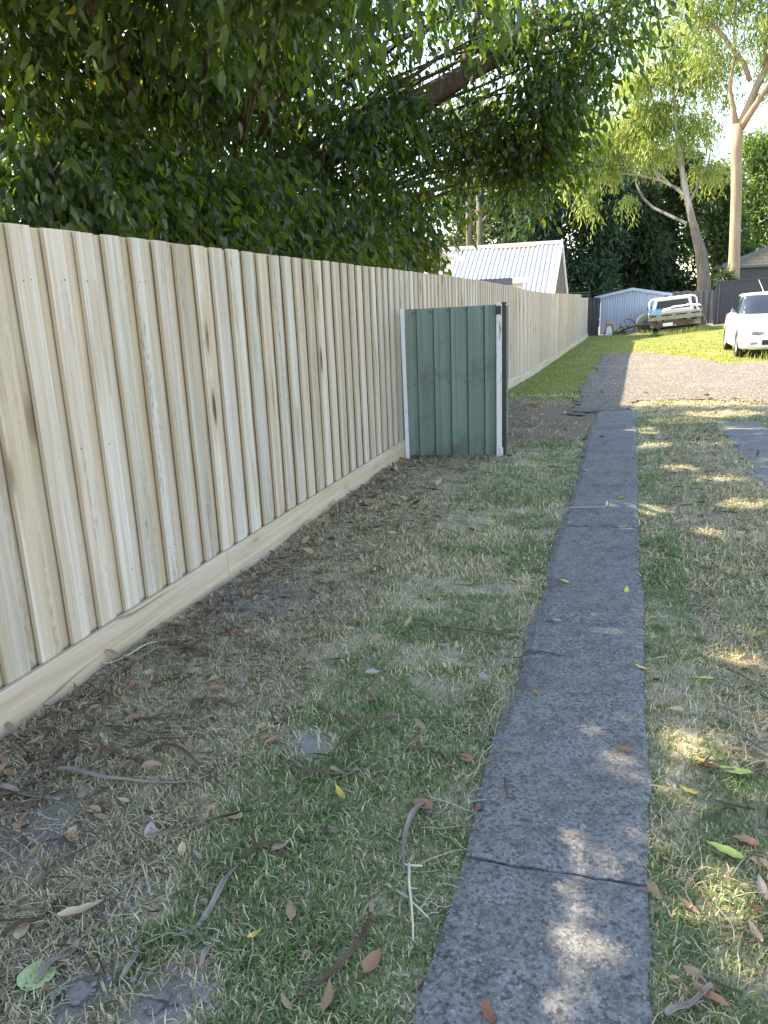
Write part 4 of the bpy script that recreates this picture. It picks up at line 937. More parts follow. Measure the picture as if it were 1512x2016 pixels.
# hoop of the headboard
hp = [(-.95, 2.1, .88), (-.95, 2.1, 1.22), (-.93, 2.1, 1.36), (-.85, 2.1, 1.44), (-.72, 2.1, 1.47), (.72, 2.1, 1.47), (.85, 2.1, 1.44), (.93, 2.1, 1.36), (.95, 2.1, 1.22), (.95, 2.1, .88)]
hb = MB().tube(hp, .035, 8).build('headboard_hoop', M['tube'], ute, smooth=True)
MB().tube([(-.72, 2.12, 1.46), (-.72, 2.12, .88)], .018, 6).build('upright', M['tube'], hb); MB().tube([(.72, 2.12, 1.46), (.72, 2.12, .88)], .018, 6).build('upright', M['tube'], hb)
cabp = [(-.80, .45), (-.83, .95), (-.70, 1.40), (-.60, 1.46), (.60, 1.46), (.70, 1.40), (.83, .95), (.80, .45)]
MB().prism(cabp, 1, 2.25, 3.35).build('cab', M['utewhite'], ute, bevel=.03, seg=2)
MB().add([(-.70, 2.242, 1.0), (.70, 2.242, 1.0), (.60, 2.242, 1.36), (-.60, 2.242, 1.36), (-.70, 2.25, 1.0), (.70, 2.25, 1.0), (.60, 2.25, 1.36), (-.60, 2.25, 1.36)], [(0,1,2,3),(7,6,5,4),(0,4,5,1),(1,5,6,2),(2,6,7,3),(3,7,4,0)]).build('rear_window', M['glass'], ute)
MB().box((-.80, 3.3, .40), (.80, 4.35, .92)).build('bonnet', M['utewhite'], ute, bevel=.08, seg=3)
for sx in (-1, 1): MB().box((sx*.86, 3.1, 1.0), (sx*1.05, 3.16, 1.18)).build('mirror', M['blackplastic'], ute, bevel=.02)
# blue crate and white tarp on the tray
Mt = Matrix.LocRotScale(ute.location, ute.rotation_euler, None)
crate = thing('plastic_crate', 'blue open plastic crate on the left of the truck tray', 'crate', Mt @ Vector((-.74, .30, .862)), ute.rotation_euler)
for z in (.0, .06, .12, .18): 
    for (a, b) in (((-.22, -.2), (.22, -.185)), ((-.22, .185), (.22, .2)), ((-.22, -.184), (-.205, .184)), ((.205, -.184), (.22, .184))): MB().box((a[0], a[1], z+.002), (b[0], b[1], z+.038)).build('rail', M['crate'], crate)
for x in (-.215, -.07, .07, .2): MB().box((x, -.209, .001), (x+.02, -.2005, .22)).build('rib', M['crate'], crate); MB().box((x, .2005, .001), (x+.02, .209, .22)).build('rib', M['crate'], crate)
MB().box((-.2, -.18, .002), (.2, .18, .014)).build('base', M['crate'], crate)
tarp = []
for i in range(25):
    row = []
    for j in range(15):
        u = i/24; v_ = j/14; x = -.42+1.62*u; y_ = .05+1.3*v_
        z = .93+.10*math.sin(u*3.0+.4)+.05*float(vnoise(x, y_, 3.5))+.06*float(vnoise(x, y_, 8.))+.10*u-.04*(1-v_)
        if x > 1.02: z -= (x-1.02)*3.1; x = 1.02+(x-1.02)*.5
        row.append((x, y_, max(z, .872) if x < 1.0 else z))
    tarp.append(row)
tp_ = MB().grid(tarp).build('tarpaulin', M['tarp'], None, smooth=True, loc=ute.location, rot=ute.rotation_euler); tag(tp_, 'crumpled white tarpaulin draped over the right of the truck tray', 'tarpaulin')
md = tp_.modifiers.new('thickness', 'SOLIDIFY'); md.thickness = .006

# ------------------------------------------------------------------ old things in front of the shed
def gpt(px, Y): 
    p = at(px, 640, Y); return Vector((p.x, Y, float(terrain(p.x, Y))))
b = gpt(1222, 37.6); pl_ = thing('old_plough', 'rusty old iron wheel plough lying against the shed', 'plough', b)
def wheel(c, r_, par):
    q = MB(); pts = [(c[0]+r_*math.cos(a), c[1], c[2]+r_*math.sin(a)) for a in np.linspace(0, 2*math.pi, 25)]; q.tube(pts, .022, 6, False); wo_ = q.build('wheel', M['iron'], par)
    for k in range(6): MB().tube([c, (c[0]+r_*math.cos(k*1.047), c[1], c[2]+r_*math.sin(k*1.047))], .011, 5).build('spoke', M['iron'], wo_)
    MB().lathe([(0, -.04), (.04, -.04), (.04, .04), (0, .04)], 1, 10, c).build('hub', M['iron'], wo_)
wheel((.30, 0, .36), .34, pl_); wheel((.0, .15, .18), .16, pl_)
MB().tube([(-.35, 0, .08), (.1, 0, .22), (.7, 0, .40), (1.35, 0, .46)], [.035, .04, .035, .025], 6).build('beam', M['iron'], pl_)
MB().tube([(.7, .02, .40), (.9, .05, .18), (1.3, .05, .04)], [.03, .03, .03], 6).build('strut', M['iron'], pl_); MB().tube([(1.35, 0, .46), (1.55, 0, .55), (1.62, 0, .62)], [.02, .018, .016], 6).build('handle', M['iron'], pl_); MB().tube([(1.3, 0, .46), (1.42, .1, .30), (1.45, .1, .1)], [.02, .018, .016], 6).build('handle', M['iron'], pl_)
MB().add([(-.45, -.02, .0), (.2, -.05, .0), (.35, 0, .16), (-.2, .06, .22), (-.42, .02, .01), (.2, .03, .01), (.33, .06, .16), (-.2, .1, .22)], [(0,1,2,3),(7,6,5,4),(0,4,5,1),(1,5,6,2),(2,6,7,3),(3,7,4,0)]).build('ploughshare', M['iron'], pl_)
b = gpt(1200, 37.0); stool = thing('small_bench', 'small white trestle stool with faded orange top in front of the shed', 'stool', b)
MB().box((-.17, -.12, .42), (.17, .12, .50)).build('top', M['orange'], stool, bevel=.008); MB().box((-.19, -.13, .505), (.19, .13, .53)).build('top', M['orange'], stool, bevel=.006)
MB().box((-.12, -.10, 0), (.12, -.07, .415)).build('leg_panel', M['plate'], stool); MB().box((-.12, .07, 0), (.12, .10, .415)).build('leg_panel', M['plate'], stool)
for sx in (-1, 1): MB().tube([(sx*.1, -.1, .42), (sx*.24, -.16, .0)], .018, 6).build('leg', M['iron'], stool); MB().tube([(sx*.1, .1, .42), (sx*.24, .16, .0)], .018, 6).build('leg', M['iron'], stool)
b = gpt(1271, 37.9); bar = thing('old_barrow_tub', 'round dull green tub leaning against the shed beside the truck', 'tub', b)
tub = MB().lathe([(0, .0), (.36, .02), (.42, .10), (.44, .26), (.42, .26), (.38, .10), (.0, .05)], 1, 26, (0, 0, .43)); tub.build('tub', M['moss'], bar, smooth=True)
MB().tube([(-.44, .2, .43), (-.44, .26, .43)], .03, 6).build('handle', M['iron'], bar)
# ------------------------------------------------------------------ grass
def on_path(x, y):
    x = x+(vnoise(x*3, y*3, 5.)-.5)*.045
    return ((x > -.372) & (x < .098) & (y < 11.3)) | ((x > 1.07) & (x < 1.53) & (y < 10.1) & (y > 2.9))
BARE = [(*gat(490, 1185)[:2], .16, .40), (*gat(150, 1945)[:2], .04, .13), (*gat(320, 1975)[:2], .04, .12), (*gat(600, 1470)[:2], .04, .13), (*gat(240, 1750)[:2], .03, .11), (*gat(60, 1640)[:2], .10, .24)]
def grass_density(x, y):
    n = vnoise(x, y, .9)*.5+vnoise(x, y, 2.6)*.35+vnoise(x, y, 7.)*.15
    d = np.clip((n-.28)/.2, 0, 1)
    d = np.maximum(d, .95*S(.12, .3, x)*S(3.0, 2.4, y)*S(.15, .5, vnoise(x, y, 3.)))
    left = S(-1.5, -.8, x); d *= .35+.65*left
    d = np.maximum(d, .9*S(.25, .05, np.abs(x+.53))*S(.2, .6, vnoise(x, y, 1.7)))
    d = np.where((x > .1) & (x < .42), np.maximum(d, .5), d)
    d = np.where((y > 10.6) & (y < 13) & (x > -.4), d*.5, d)
    for cx, cy, r0, r1 in BARE: d = d*S(r0, r1, np.hypot(x-cx, y-cy)+(vnoise(x, y, 6.)-.5)*.2)
    d = np.where((x > .35) & (y > 2.5) & (y < 9.5), d*.6, d)
    yq = y+(vnoise(x, y, 2.1)-.5)*1.6+(vnoise(x, y, 6.)-.5)*.8; dirt = (yq > 8.4) & (yq < 12.0) & (x < -.3); d = np.where(dirt, d*.12, d)
    d = np.where((y > 12.2), np.maximum(d, .75), d)
    d *= S(-2.14, -1.8, x)*.9+.1
    return np.where((y < 10.8) & ~dirt, np.maximum(d, .42-.4*np.max([S(b[3], b[2], np.hypot(x-b[0], y-b[1])) for b in BARE], axis=0)), d)
def blades(n, x0, x1, y0, y1, hmin, hmax, wid, yb=None, seed=0, fullmask=None):
    r = np.random.default_rng(seed); x = r.uniform(x0, x1, n); y = r.uniform(y0, y1, n) if yb is None else y0*(y1/y0)**r.random(n)
    k = ~on_path(x, y) & (r.random(n) < grass_density(x, y))
    if fullmask is not None: k &= fullmask(x, y)
    x, y = x[k], y[k]; n = len(x); z = terrain(x, y)-.004
    h = r.uniform(hmin, hmax, n)*(.6+.8*vnoise(x, y, 2.)); a = r.uniform(0, 6.283, n); lean = r.uniform(.25, 1.5, n)*h
    wv = wid*r.uniform(.7, 1.3, n); a2 = a+r.uniform(.9, 2.2, n)
    sx, sy = np.cos(a2)*wv/2, np.sin(a2)*wv/2; lx, ly = np.cos(a)*lean, np.sin(a)*lean
    b = np.stack([x, y, z], 1)
    m = b+np.stack([lx*.4, ly*.4, h*.68], 1); t = b+np.stack([lx, ly, h*(.78+.2*r.random(n))], 1); s = np.stack([sx, sy, np.zeros(n)], 1)
    V = np.stack([b-s, b+s, m-s*.8, m+s*.8, t], 1).reshape(-1, 3); i = np.arange(n)[:, None]*5
    T = np.concatenate([i+[0, 1, 3], i+[0, 3, 2], i+[2, 3, 4]], 1).reshape(-1, 3)
    q = r.random((n, 1)); dry = (r.random(n) < .24+.62*np.clip((.82-grass_density(x, y))/.42, 0, 1))[:, None]
    g = (1-q)*np.array((.085, .140, .055))+q*np.array((.19, .245, .11)); d_ = (1-q)*np.array((.34, .285, .18))+q*np.array((.58, .51, .37))
    far = S(12.2, 14.2, y)[:, None]; g = g*(1-far)+far*((1-q)*np.array((.125, .16, .028))+q*np.array((.23, .245, .065)))
    h[dry[:, 0]] *= 1; c = np.where(dry & (far < .6), d_, g)*(.88+.52*r.random((n, 1)))
    return V, T, np.repeat(c, 5, 0)
def join(parts):
    Vs, Ts, Cs, o = [], [], [], 0
    for V, T, c in parts: Vs.append(V); Ts.append(T+o); Cs.append(c); o += len(V)
    return np.concatenate(Vs), np.concatenate(Ts), np.concatenate(Cs)
ngrav = lambda x, y: ~grav_keep(x+rng.normal(size=x.shape)*.10, y+rng.normal(size=x.shape)*.25)
V, T, cc = join([blades(200000, -2.15, 1.0, .85, 5.0, .014, .034, .0040, 1, 41), blades(110000, -2.15, 2.2, 4.0, 13, .018, .042, .0064, 1, 42, ngrav), blades(70000, -2.15, 5.5, 11.8, 37, .02, .05, .013, 1, 43, ngrav)])
g_ = tag(kind(link('grass', mesh_np('grass', V, T, cc), M['grass']), 'stuff'), 'short patchy green lawn grass along both sides of the path', 'grass')
# long grass at the wheels of the truck
def tufts(spots, hmin, hmax, wid, seed):
    r = np.random.default_rng(seed); x = np.concatenate([cx+r.normal(size=n)*sx for cx, cy, sx, sy, n in spots]); y = np.concatenate([cy+r.normal(size=n)*sy for cx, cy, sx, sy, n in spots]); n = len(x)
    z = terrain(x, y); h = r.uniform(hmin, hmax, n); a = r.uniform(0, 6.28, n); b = np.stack([x, y, z], 1); s = np.stack([np.cos(a+1.5), np.sin(a+1.5), 0*a], 1)*wid; l = np.stack([np.cos(a), np.sin(a), 0*a], 1)*(h*r.uniform(.15, .6, n))[:, None]
    V = np.stack([b-s, b+s, b+l*.4+s*.7+np.stack([0*h, 0*h, h*.6], 1), b+l*.4-s*.7+np.stack([0*h, 0*h, h*.6], 1), b+l+np.stack([0*h, 0*h, h], 1)], 1).reshape(-1, 3); i = np.arange(n)[:, None]*5
    T = np.concatenate([i+[0, 1, 2], i+[0, 2, 3], i+[3, 2, 4]], 1).reshape(-1, 3); q = r.random((n, 1)); c = (1-q)*np.array((.10, .15, .03))+q*np.array((.30, .30, .12))
    return V, T, np.repeat(c, 5, 0)
V, T, cc = tufts([(1.8, 33.7, .55, .15, 420), (1.1, 33.6, .2, .15, 120), (2.5, 33.8, .3, .2, 200), (.3, 36.6, .6, .1, 120), (3.3, 19.5, .4, .12, 160)], .08, .26, .008, 6)
tag(kind(link('long_grass', mesh_np('long_grass', V, T, cc), M['grass']), 'stuff'), 'long seeding grass tufts under the truck and car', 'grass')

# dry grass clippings, thickest along the fence
r = np.random.default_rng(77); N = 60000
x = r.uniform(-2.14, 2.0, N); y = .85*(13/.85)**r.random(N)
dens = np.clip(.22+.9*S(-.7, -1.6, x)*0+.75*(x < -1.2)+.75*((x > .35) & (y > 2.4))+.12*((np.abs(x+.44) < .07) | (np.abs(x-.16) < .06))-.5*vnoise(x, y, 1.5), 0, 1)
k = (~on_path(x, y) | (r.random(N) < .015)) & (r.random(N) < dens); x, y = x[k], y[k]; n = len(x)
Lg = (.02+.15*r.random(n)**3)*(1+.03*y); a = r.uniform(0, 6.283, n); cv = r.normal(size=n)*.3; wd = r.uniform(.0006, .0013, n)*(1+.22*y)
pts = []
for q in range(5):
    t = q/4-.5; aa = a+cv*t; px = x+np.cos(aa)*Lg*t; py = y+np.sin(aa)*Lg*t
    lift = r.uniform(.006, .022, n) if q in (0, 4) else r.uniform(.010, .026, n)
    pts.append((px, py, terrain(px, py)+lift, aa))
V = np.stack([np.stack([px+sg*np.sin(aa)*wd, py-sg*np.cos(aa)*wd, pz], 1) for px, py, pz, aa in pts for sg in (-1, 1)], 1).reshape(-1, 3); i = np.arange(n)[:, None]*10
T = np.concatenate([np.concatenate([i+[2*q, 2*q+1, 2*q+3], i+[2*q, 2*q+3, 2*q+2]], 1) for q in range(4)], 1).reshape(-1, 3)
q = r.random((n, 1)); c = (1-q)*np.array((.28, .22, .145))+q*np.array((.50, .43, .31)); dk = r.random(n) < .25; c[dk] *= .35
tag(kind(link('dry_grass', mesh_np('dry_grass', V, T, np.repeat(c, 10, 0)), M['straw']), 'stuff'), 'scattered dry straw and grass clippings along the fence', 'straw')
# small leaf litter, uncountable
N = 5600; x = np.where(r.random(N) < .3, -2.14+np.abs(r.normal(size=N))*.22, r.uniform(-2.14, 2.1, N)); y = .9*(13.5/.9)**r.random(N)
k = (r.random(N) < np.where(x < -1.2, .9, np.where(x > .4, .75, .3))) & (~on_path(x, y) | (r.random(N) < .12)); x, y = x[k], y[k]; n = len(x)
D = np.stack([r.normal(size=n), r.normal(size=n), r.normal(size=n)*.4], 1); D /= np.linalg.norm(D, axis=1)[:, None]
Ls = (.015+.06*r.random(n)**2)*(1+.05*y); q = r.random((n, 1)); c = (1-q)*np.array((.10, .06, .04))+q*np.array((.34, .25, .17))
V, T, cc = leaf_cloud(np.stack([x, y, terrain(x, y)+np.where(on_path(x, y), .034, .020)], 1), D, Ls, Ls*r.uniform(.25, .5, n), c, .05, 12)
tag(kind(link('leaf_litter', mesh_np('leaf_litter', V, T, cc), M['straw']), 'stuff'), 'fine brown leaf litter and bark crumbs strewn on the ground', 'litter')

# dark twigs and bark shreds, thickest along the fence
N = 3200; x = np.where(r.random(N) < .5, -2.12+np.abs(r.normal(size=N))*.5, np.where(r.random(N) < .7, r.uniform(.3, 1.9, N), r.uniform(-1.6, 1.8, N))); y = .95*(9/.95)**r.random(N); k = ~on_path(x, y); x, y = x[k], y[k]; n = len(x)
D = np.stack([r.normal(size=n), r.normal(size=n), r.normal(size=n)*.12], 1); D /= np.linalg.norm(D, axis=1)[:, None]; Ls = .03+.16*r.random(n)**2.5
q = r.random((n, 1)); c = (1-q)*np.array((.045, .03, .022))+q*np.array((.20, .155, .12))
V, T, cc = leaf_cloud(np.stack([x, y, terrain(x, y)+.022], 1), D, Ls, .004+.008*r.random(n), c, .08, 15)
tag(kind(link('bark_shreds', mesh_np('bark_shreds', V, T, cc), M['straw']), 'stuff'), 'dark twigs and bark shreds lying thickest along the fence', 'litter')
# gravel stones
N = 14000; x = r.uniform(-.9, 6, N); y = 11.*(24/11.)**r.random(N); k = grav_keep(x, y); x, y = x[k], y[k]; n = len(x)
sz = r.uniform(.006, .018, n)*(.7+.03*y); base = np.array([(1, 0, 0), (-1, 0, 0), (0, 1, 0), (0, -1, 0), (0, 0, .7), (0, 0, -.5)], float)
V = (base[None]*(sz[:, None, None]*r.uniform(.6, 1.3, (n, 6, 1)))+np.stack([x, y, terrain_s(x, y)+.02], 1)[:, None]).reshape(-1, 3); i = np.arange(n)[:, None]*6
T = np.concatenate([i+t for t in ([0, 2, 4], [2, 1, 4], [1, 3, 4], [3, 0, 4])], 1).reshape(-1, 3); q = r.random((n, 1))
c = (1-q)*np.array((.11, .10, .09))+q*np.array((.34, .31, .28))
tag(kind(link('gravel_stones', mesh_np('gravel_stones', V, T, np.repeat(c, 6, 0)), M['straw']), 'stuff'), 'loose grey gravel stones on the drive', 'gravel')

# ------------------------------------------------------------------ fallen leaves, fronds, sticks, clods: one by one
def leaf_mesh(k, L=1.0, W=.42, curl=.5, fold=.25):
    rr = random.Random(k); P = []; nx, ny = 9, 4; tw = rr.uniform(-.6, .6)
    for i in range(nx+1):
        t = i/nx; wv = W*.5*(math.sin(math.pi*min(1, t*.97+.03)**.8)**.75 if t < .999 else .03); row = []
        for j in range(-ny//2, ny//2+1):
            s_ = j/(ny/2); a = tw*(t-.5); x_ = s_*wv; z_ = fold*abs(s_)*wv+curl*(t-.45)**2*L*.6+.02*math.sin(t*17+s_*3+k)
            row.append((x_*math.cos(a), (t-.5)*L, z_+x_*math.sin(a)+.01))
        P.append(row)
    return MB().grid(P).mesh('leaf_blade', True)
shapes = [leaf_mesh(1), leaf_mesh(2, 1, .36, .9, .5), leaf_mesh(3, 1, .5, .4, .7), leaf_mesh(4, 1, .3, .6, .9), leaf_mesh(5, 1, .55, .2, .3), leaf_mesh(6, 1, .28, 1.2, 1.1)]
leaf_lib = {}
def fallen(px, py, L, colr, shape, label, group=None, ang=None, name='fallen_leaf', world=None, tilt=.15):
    key = (shape, colr)
    if key not in leaf_lib:
        me = shapes[shape].copy(); me.materials.append(M['fl_'+colr]); leaf_lib[key] = me
    p = gat(px, py) if world is None else Vector((*world, 0)); x, y = p.x, p.y
    onp = bool(on_path(np.array(x), np.array(y)))
    z = float(terrain(x, y))+(.028 if onp else .018)
    o = link(name, leaf_lib[key], None, None, (x, y, z), (random.uniform(-tilt, tilt), random.uniform(-tilt, tilt), ang if ang is not None else random.uniform(0, 6.28)))
    L *= 1.15; o.scale = (L, L, L*random.uniform(.7, 1.2)); return tag(o, label, 'leaf', group)
fallen(75, 1908, .11, 'pale', 4, 'large round pale green leaf in the bottom left corner', ang=.2).scale = (.16, .105, .06)
fallen(45, 1825, .055, 'tan', 4, 'rounded peach-tan leaf above the large pale green leaf', ang=.3)
fallen(1355, 1562, .075, 'yellow', 0, 'bright yellow leaf standing curled right of the path', ang=.5, tilt=.3)
fallen(1448, 1530, .085, 'lime', 1, 'yellow-green rolled leaf on the dry grass near the right edge', ang=1.4)
fallen(1424, 1686, .085, 'lime', 3, 'long lime green rolled leaf on the green grass right of the path', ang=1.2)
fallen(1384, 1508, .055, 'yellow', 1, 'small mustard yellow leaf beside the sunlit grass patch', ang=.9)
fallen(1383, 1350, .07, 'lime', 3, 'flat green leaf among dry grass right of the path', ang=1.6)
fallen(945, 1592, .055, 'red', 0, 'russet brown leaf on the left edge of the path', ang=.1, tilt=.4)
fallen(143, 1640, .045, 'tan', 4, 'small tan leaf on the bare soil at far left', ang=.2)
fallen(160, 1800, .10, 'tan', 5, 'long curved tan leaf in the lower left grass', ang=-.7)
fallen(830, 1590, .07, 'dry', 2, 'broad crumpled brown leaf beside the curved grey frond', ang=1.2)
fallen(1265, 1320, .06, 'yellow', 1, 'yellowish leaf at the right edge of the path', ang=1.4)
fallen(1330, 1410, .05, 'tan', 2, 'pinkish tan leaf on the dry grass right of the path', ang=1.5)
fallen(1095, 1228, .05, 'tan', 2, 'pale tan leaf on the middle of the path joint', ang=.8)
fallen(1465, 1660, .06, 'dry', 2, 'crumpled brown leaf above the lime green rolled leaf', ang=1.5)
fallen(1355, 1790, .055, 'dry', 5, 'brown curled leaf near the lower right edge of the path', ang=.9)
fallen(1485, 1850, .06, 'tan', 5, 'pale brown curled leaf at the lower right edge', ang=.3)
fallen(1500, 1760, .07, 'grey', 5, 'greyish upright curled leaf at the right edge', ang=.1)
fallen(735, 1910, .06, 'dry', 4, 'dull brown oval leaf in the grass left of the lower path', ang=-.2)
fallen(505, 1855, .04, 'yellow', 1, 'little yellow leaf beside the dark stem at bottom', ang=-.5)
fallen(1395, 1975, .075, 'dry', 5, 'withered brown leaf at the bottom right', ang=1.0)
fallen(960, 2005, .05, 'red', 1, 'red-brown leaf at the bottom beside the path edge', ang=.6)
rl = random.Random(99)
zones = [((-2.1, -1.2, 1.4, 5.5), 30, 'among the clippings along the fence', 'dry leaves along the fence', ('dry', 'dry', 'red', 'tan', 'grey')),
         ((-1.2, -.44, 1.2, 5.5), 22, 'on the grass left of the path', 'dry leaves on the grass left of the path', ('tan', 'dry', 'yellow', 'grey')),
         ((.16, 1.0, 1.4, 6.0), 26, 'on the grass right of the path', 'dry leaves on the grass right of the path', ('dry', 'tan', 'grey', 'red')),
         ((-.34, .07, 3.7, 11), 12, 'lying on the concrete slabs', 'dry leaves on the far slabs', ('tan', 'yellow', 'dry')),
         ((-2.0, -.45, 8.2, 12.2), 30, 'on the bare earth past the green panel', 'leaves on the bare earth past the panel', ('tan', 'dry', 'dry', 'grey'))]
WORD = dict(dry='brown', tan='tan', yellow='yellowish', grey='greyish', red='russet')
ORD = ['nearest', 'second nearest', 'third nearest', 'fourth nearest', 'fifth nearest', 'sixth nearest', 'seventh nearest', 'eighth nearest', 'ninth nearest', 'tenth nearest', 'eleventh nearest', 'twelfth nearest', 'thirteenth nearest', 'fourteenth nearest', 'fifteenth nearest', 'sixteenth nearest', 'seventeenth nearest', 'eighteenth nearest', 'nineteenth nearest', 'twentieth nearest']
for (x0, x1, y0, y1), n, lab, grp, cols in zones:
    pts_ = sorted((y0*(y1/y0)**rl.random(), rl.uniform(x0, x1), rl.choice(cols)) for i in range(n)); cnt = {}
    for y, x, cl in pts_:
        cnt[cl] = cnt.get(cl, 0)+1
        fallen(0, 0, rl.uniform(.028, .06)*(1.1 if y < 7 else 1.6), cl, rl.randrange(6), f'{ORD[cnt[cl]-1]} small {WORD[cl]} dry leaf {lab}', grp, rl.uniform(0, 6.28), world=(x, y), tilt=.35)

def frond(pts, w, label, mat='barkstrip', group=None, name='dry_frond', lift=.016, cat='frond', roll=.6):
    """a curved withered strip lying on the ground, tapering both ends"""
    g = [gat(*p) for p in pts]; C = []
    n = 18
    for i in range(n+1):      # smooth through the points
        t = i/n*(len(g)-1); k = min(int(t), len(g)-2); f = t-k
        p0, p1, p2, p3 = g[max(k-1, 0)], g[k], g[k+1], g[min(k+2, len(g)-1)]
        C.append(.5*((2*p1)+(p2-p0)*f+(2*p0-5*p1+4*p2-p3)*f*f+(3*p1-p0-3*p2+p3)*f**3))
    w *= 1.15; o0 = C[0]; mbq = MB(); P = []
    for i, p in enumerate(C):
        d = (C[min(i+1, n)]-C[max(i-1, 0)]).normalized(); s_ = Vector((-d.y, d.x, 0)); t = i/n
        ww_ = w*(.16+.84*math.sin(math.pi*(t*.9+.08))**.8)*(1+.2*random.uniform(-1, 1)); z = float(terrain(p.x, p.y))+lift+.010*math.sin(t*math.pi*2.3+w*300)+.006
        if bool(on_path(np.array(p.x), np.array(p.y))): z = max(z, float(terrain_s(p.x, p.y))+.018)
        rl_ = roll*math.sin(t*4+w*100); row = []
        for q in (-1, -.45, 0, .45, 1): row.append(Vector((p.x, p.y, z))+s_*q*ww_*.5*math.cos(rl_)+Vector((0, 0, abs(q)*ww_*.28+q*ww_*.3*math.sin(rl_)))-Vector((o0.x, o0.y, 0)))
        P.append(row)
    o = mbq.grid(P).build(name, M[mat], None, smooth=True, loc=(o0.x, o0.y, 0)); md = o.modifiers.new('thickness', 'SOLIDIFY'); md.thickness = .002
    return tag(o, label, cat, group)
frond([(630, 1400), (665, 1424), (730, 1425), (800, 1412), (872, 1404)], .013, 'long dark frond stem curving through the grass left of the path')
frond([(660, 1478), (690, 1458), (720, 1440), (755, 1432)], .016, 'short dark frond arching just below the long stem')
frond([(550, 1495), (590, 1525), (640, 1535), (700, 1527), (748, 1510)], .014, 'dark curved frond with a grey hook in the middle of the grass')
frond([(650, 1525), (668, 1525), (690, 1530), (706, 1526)], .022, 'grey flaring leaf base lying on the dark curved frond', 'barkgrey')
frond([(865, 1578), (830, 1592), (805, 1630), (795, 1680), (796, 1735)], .014, 'grey-brown frond bending down beside the path', 'barkgrey')
frond([(730, 1808), (715, 1865), (680, 1915), (620, 1960), (545, 2015)], .014, 'long dark stem running to the bottom edge')
frond([(576, 1664), (520, 1682), (490, 1694), (470, 1712)], .015, 'dark purple-brown frond tip pointing right in the lower left grass')
frond([(470, 1712), (445, 1750), (420, 1790), (385, 1830), (340, 1850)], .016, 'thin dark stem with pale flared end in the lower left grass', 'barkgrey')
frond([(60, 1540), (130, 1530), (220, 1548), (330, 1553), (400, 1540), (475, 1506)], .016, 'long grey-brown frond sweeping across the grass near the fence', 'barkgrey')
frond([(185, 1492), (230, 1494), (262, 1502), (280, 1516)], .020, 'black-brown twisted frond near the fence')
frond([(255, 1478), (320, 1472), (400, 1458)], .014, 'dark straight frond above the black twisted one')
frond([(300, 1482), (350, 1492), (400, 1524), (450, 1563)], .016, 'brown frond slanting down to the right near the fence')
frond([(840, 1235), (900, 1243), (960, 1247), (995, 1252)], .014, 'dark frond stem with pale tip beside the middle path joint')
frond([(1010, 1297), (1060, 1292), (1120, 1300)], .010, 'thin dark twig reaching from the grass onto the path')
frond([(330, 1280), (370, 1285), (430, 1304)], .014, 'dark frond lying parallel to the plinth board')
frond([(0, 1588), (60, 1560), (110, 1500), (160, 1470)], .024, 'dark brown withered frond at the left edge by the fence')
frond([(0, 1608), (70, 1592), (150, 1570)], .022, 'lower dark frond of the heap at the left edge')
frond([(0, 1570), (50, 1575), (120, 1590)], .020, 'grey frond crossing the heap at the left edge', 'barkgrey')
frond([(70, 1930), (100, 1895), (140, 1870), (155, 1855)], .018, 'grey-brown leaf base in the lower left, pale flared end up', 'barkgrey')
frond([(235, 1930), (262, 1900), (275, 1850)], .014, 'tan bent strip in the lower left grass', 'barkgrey')
frond([(0, 1840), (60, 1815), (130, 1780)], .016, 'dark strip entering from the left edge', 'barkstrip')
frond([(395, 1915), (410, 1885), (424, 1848)], .015, 'pale upright strip left of the dark stem', 'barkgrey')
frond([(240, 1410), (290, 1428), (340, 1418), (400, 1426)], .012, 'brown frond just below the plinth board at left')
frond([(100, 1540), (150, 1490), (150, 1462)], .022, 'stiff dark frond standing at the edge of the heap')
frond([(1310, 2010), (1350, 1985), (1400, 1960)], .020, 'dry brown frond at the bottom right corner', 'barkgrey')
frond([(200, 1320), (260, 1300), (318, 1272)], .008, 'pale straw stalk against the plinth board at left', 'palestick', cat='stalk', name='straw_stalk', roll=.1)
frond([(1100, 1005), (1150, 1004), (1190, 1003), (1195, 990)], .012, 'pale curled stalk lying across the path', 'palestick', cat='stalk', name='straw_stalk', roll=.1)
# pale branching twig
tg = gat(805, 1730); twig = thing('pale_twig', 'pale green-white branching twig on the grass left of the path', 'twig', (tg.x, tg.y, 0))
def tw(pts, r0, r1, name):
    q = [gat(*p) for p in pts]; P = [Vector((p.x-tg.x, p.y-tg.y, float(terrain(p.x, p.y))+.030)) for p in q]
    return MB().tube(P, [r0+(r1-r0)*i/(len(P)-1) for i in range(len(P))], 6).build(name, M['palestick'], twig, smooth=True)
tw([(806, 1722), (806, 1760), (810, 1795), (813, 1830), (814, 1865)], .0042, .002, 'stem'); tw([(797, 1725), (806, 1727), (832, 1722)], .002, .003, 'side_shoot'); tw([(810, 1795), (828, 1806), (842, 1818)], .003, .0015, 'side_shoot'); tw([(808, 1770), (822, 1769)], .002, .001, 'side_shoot')
sk = MB().tube([gat(994, 1545)+Vector((0, 0, .026)), gat(997, 1562)+Vector((0, 0, .024)), gat(1000, 1583)+Vector((0, 0, .024))], [.004, .0045, .0035], 7).build('stick', M['barkstrip'], None, smooth=True); tag(sk, 'short dark stick lying on the path slab', 'stick')
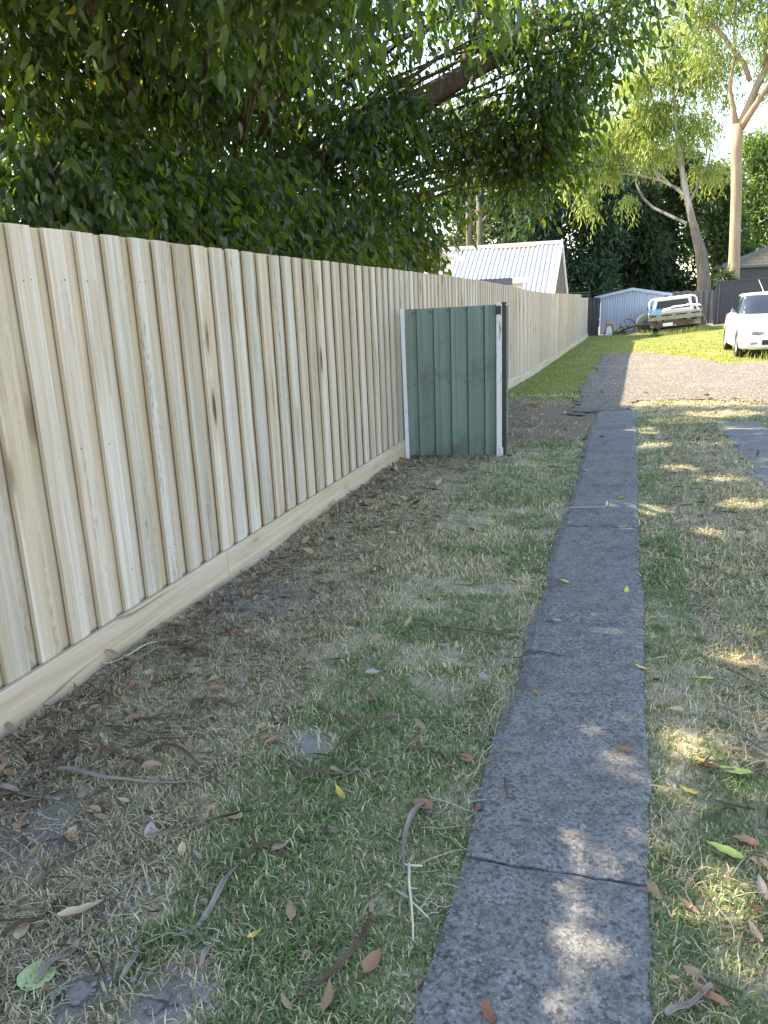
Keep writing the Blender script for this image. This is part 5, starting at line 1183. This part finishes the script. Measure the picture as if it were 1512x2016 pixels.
# clods of grey clay
def clod(px, py, s_, label, group=None, world=None):
    bm = bmesh.new(); bmesh.ops.create_icosphere(bm, subdivisions=2, radius=1); rr = random.Random(int(px*7+py))
    for v_ in bm.verts:
        k = 1+rr.uniform(-.22, .22); v_.co = Vector((v_.co.x*k*1.2, v_.co.y*k, max(v_.co.z, -.4)*k*.55))
    me = bpy.data.meshes.new('clod'); bm.to_mesh(me); bm.free(); p = gat(px, py)
    o = link('clay_clod', me, M['clod'], None, (p.x, p.y, float(terrain(p.x, p.y))+s_*.22), (0, 0, rr.uniform(0, 6))); o.scale = (s_, s_, s_); return tag(o, label, 'clod', group)
clod(155, 1945, .030, 'large crumbly grey clay clod beside the big pale green leaf'); clod(145, 1655, .014, 'small smooth grey clod under the tan leaf at far left'); clod(1092-500, 1840, .016, 'lone grey clod in the grass left of the lower path')
clod(310, 1968, .026, 'flat grey clod near the bottom edge'); clod(245, 1755, .022, 'pale grey clod pair in the lower left grass'); clod(250, 1838, .016, 'grey clod between the curved tan leaf and dark strip'); clod(335, 1900, .018, 'grey clod right of the tan bent strip')
# crumbs of the same clay, too small to count
rl = np.random.default_rng(4); cp_ = [gat(a, b) for a, b in zip(rl.uniform(0, 430, 90), rl.uniform(1760, 2012, 90))]+[gat(a, b) for a, b in zip(rl.uniform(400, 560, 60), rl.uniform(1140, 1215, 60))]
X_ = np.array([[q[0], q[1]] for q in cp_]); n = len(X_); sz = rl.uniform(.003, .010, n)
V = (base[None]*(sz[:, None, None]*rl.uniform(.6, 1.3, (n, 6, 1)))+np.stack([X_[:, 0], X_[:, 1], terrain(X_[:, 0], X_[:, 1])+.018], 1)[:, None]).reshape(-1, 3); i = np.arange(n)[:, None]*6
T = np.concatenate([i+t for t in ([0, 2, 4], [2, 1, 4], [1, 3, 4], [3, 0, 4])], 1).reshape(-1, 3)
tag(kind(link('clay_crumbs', mesh_np('clay_crumbs', V, T, np.tile([.22, .205, .20], (len(V), 1))), M['straw']), 'stuff'), 'grey clay crumbs scattered on the grass and by the plinth joint', 'soil')
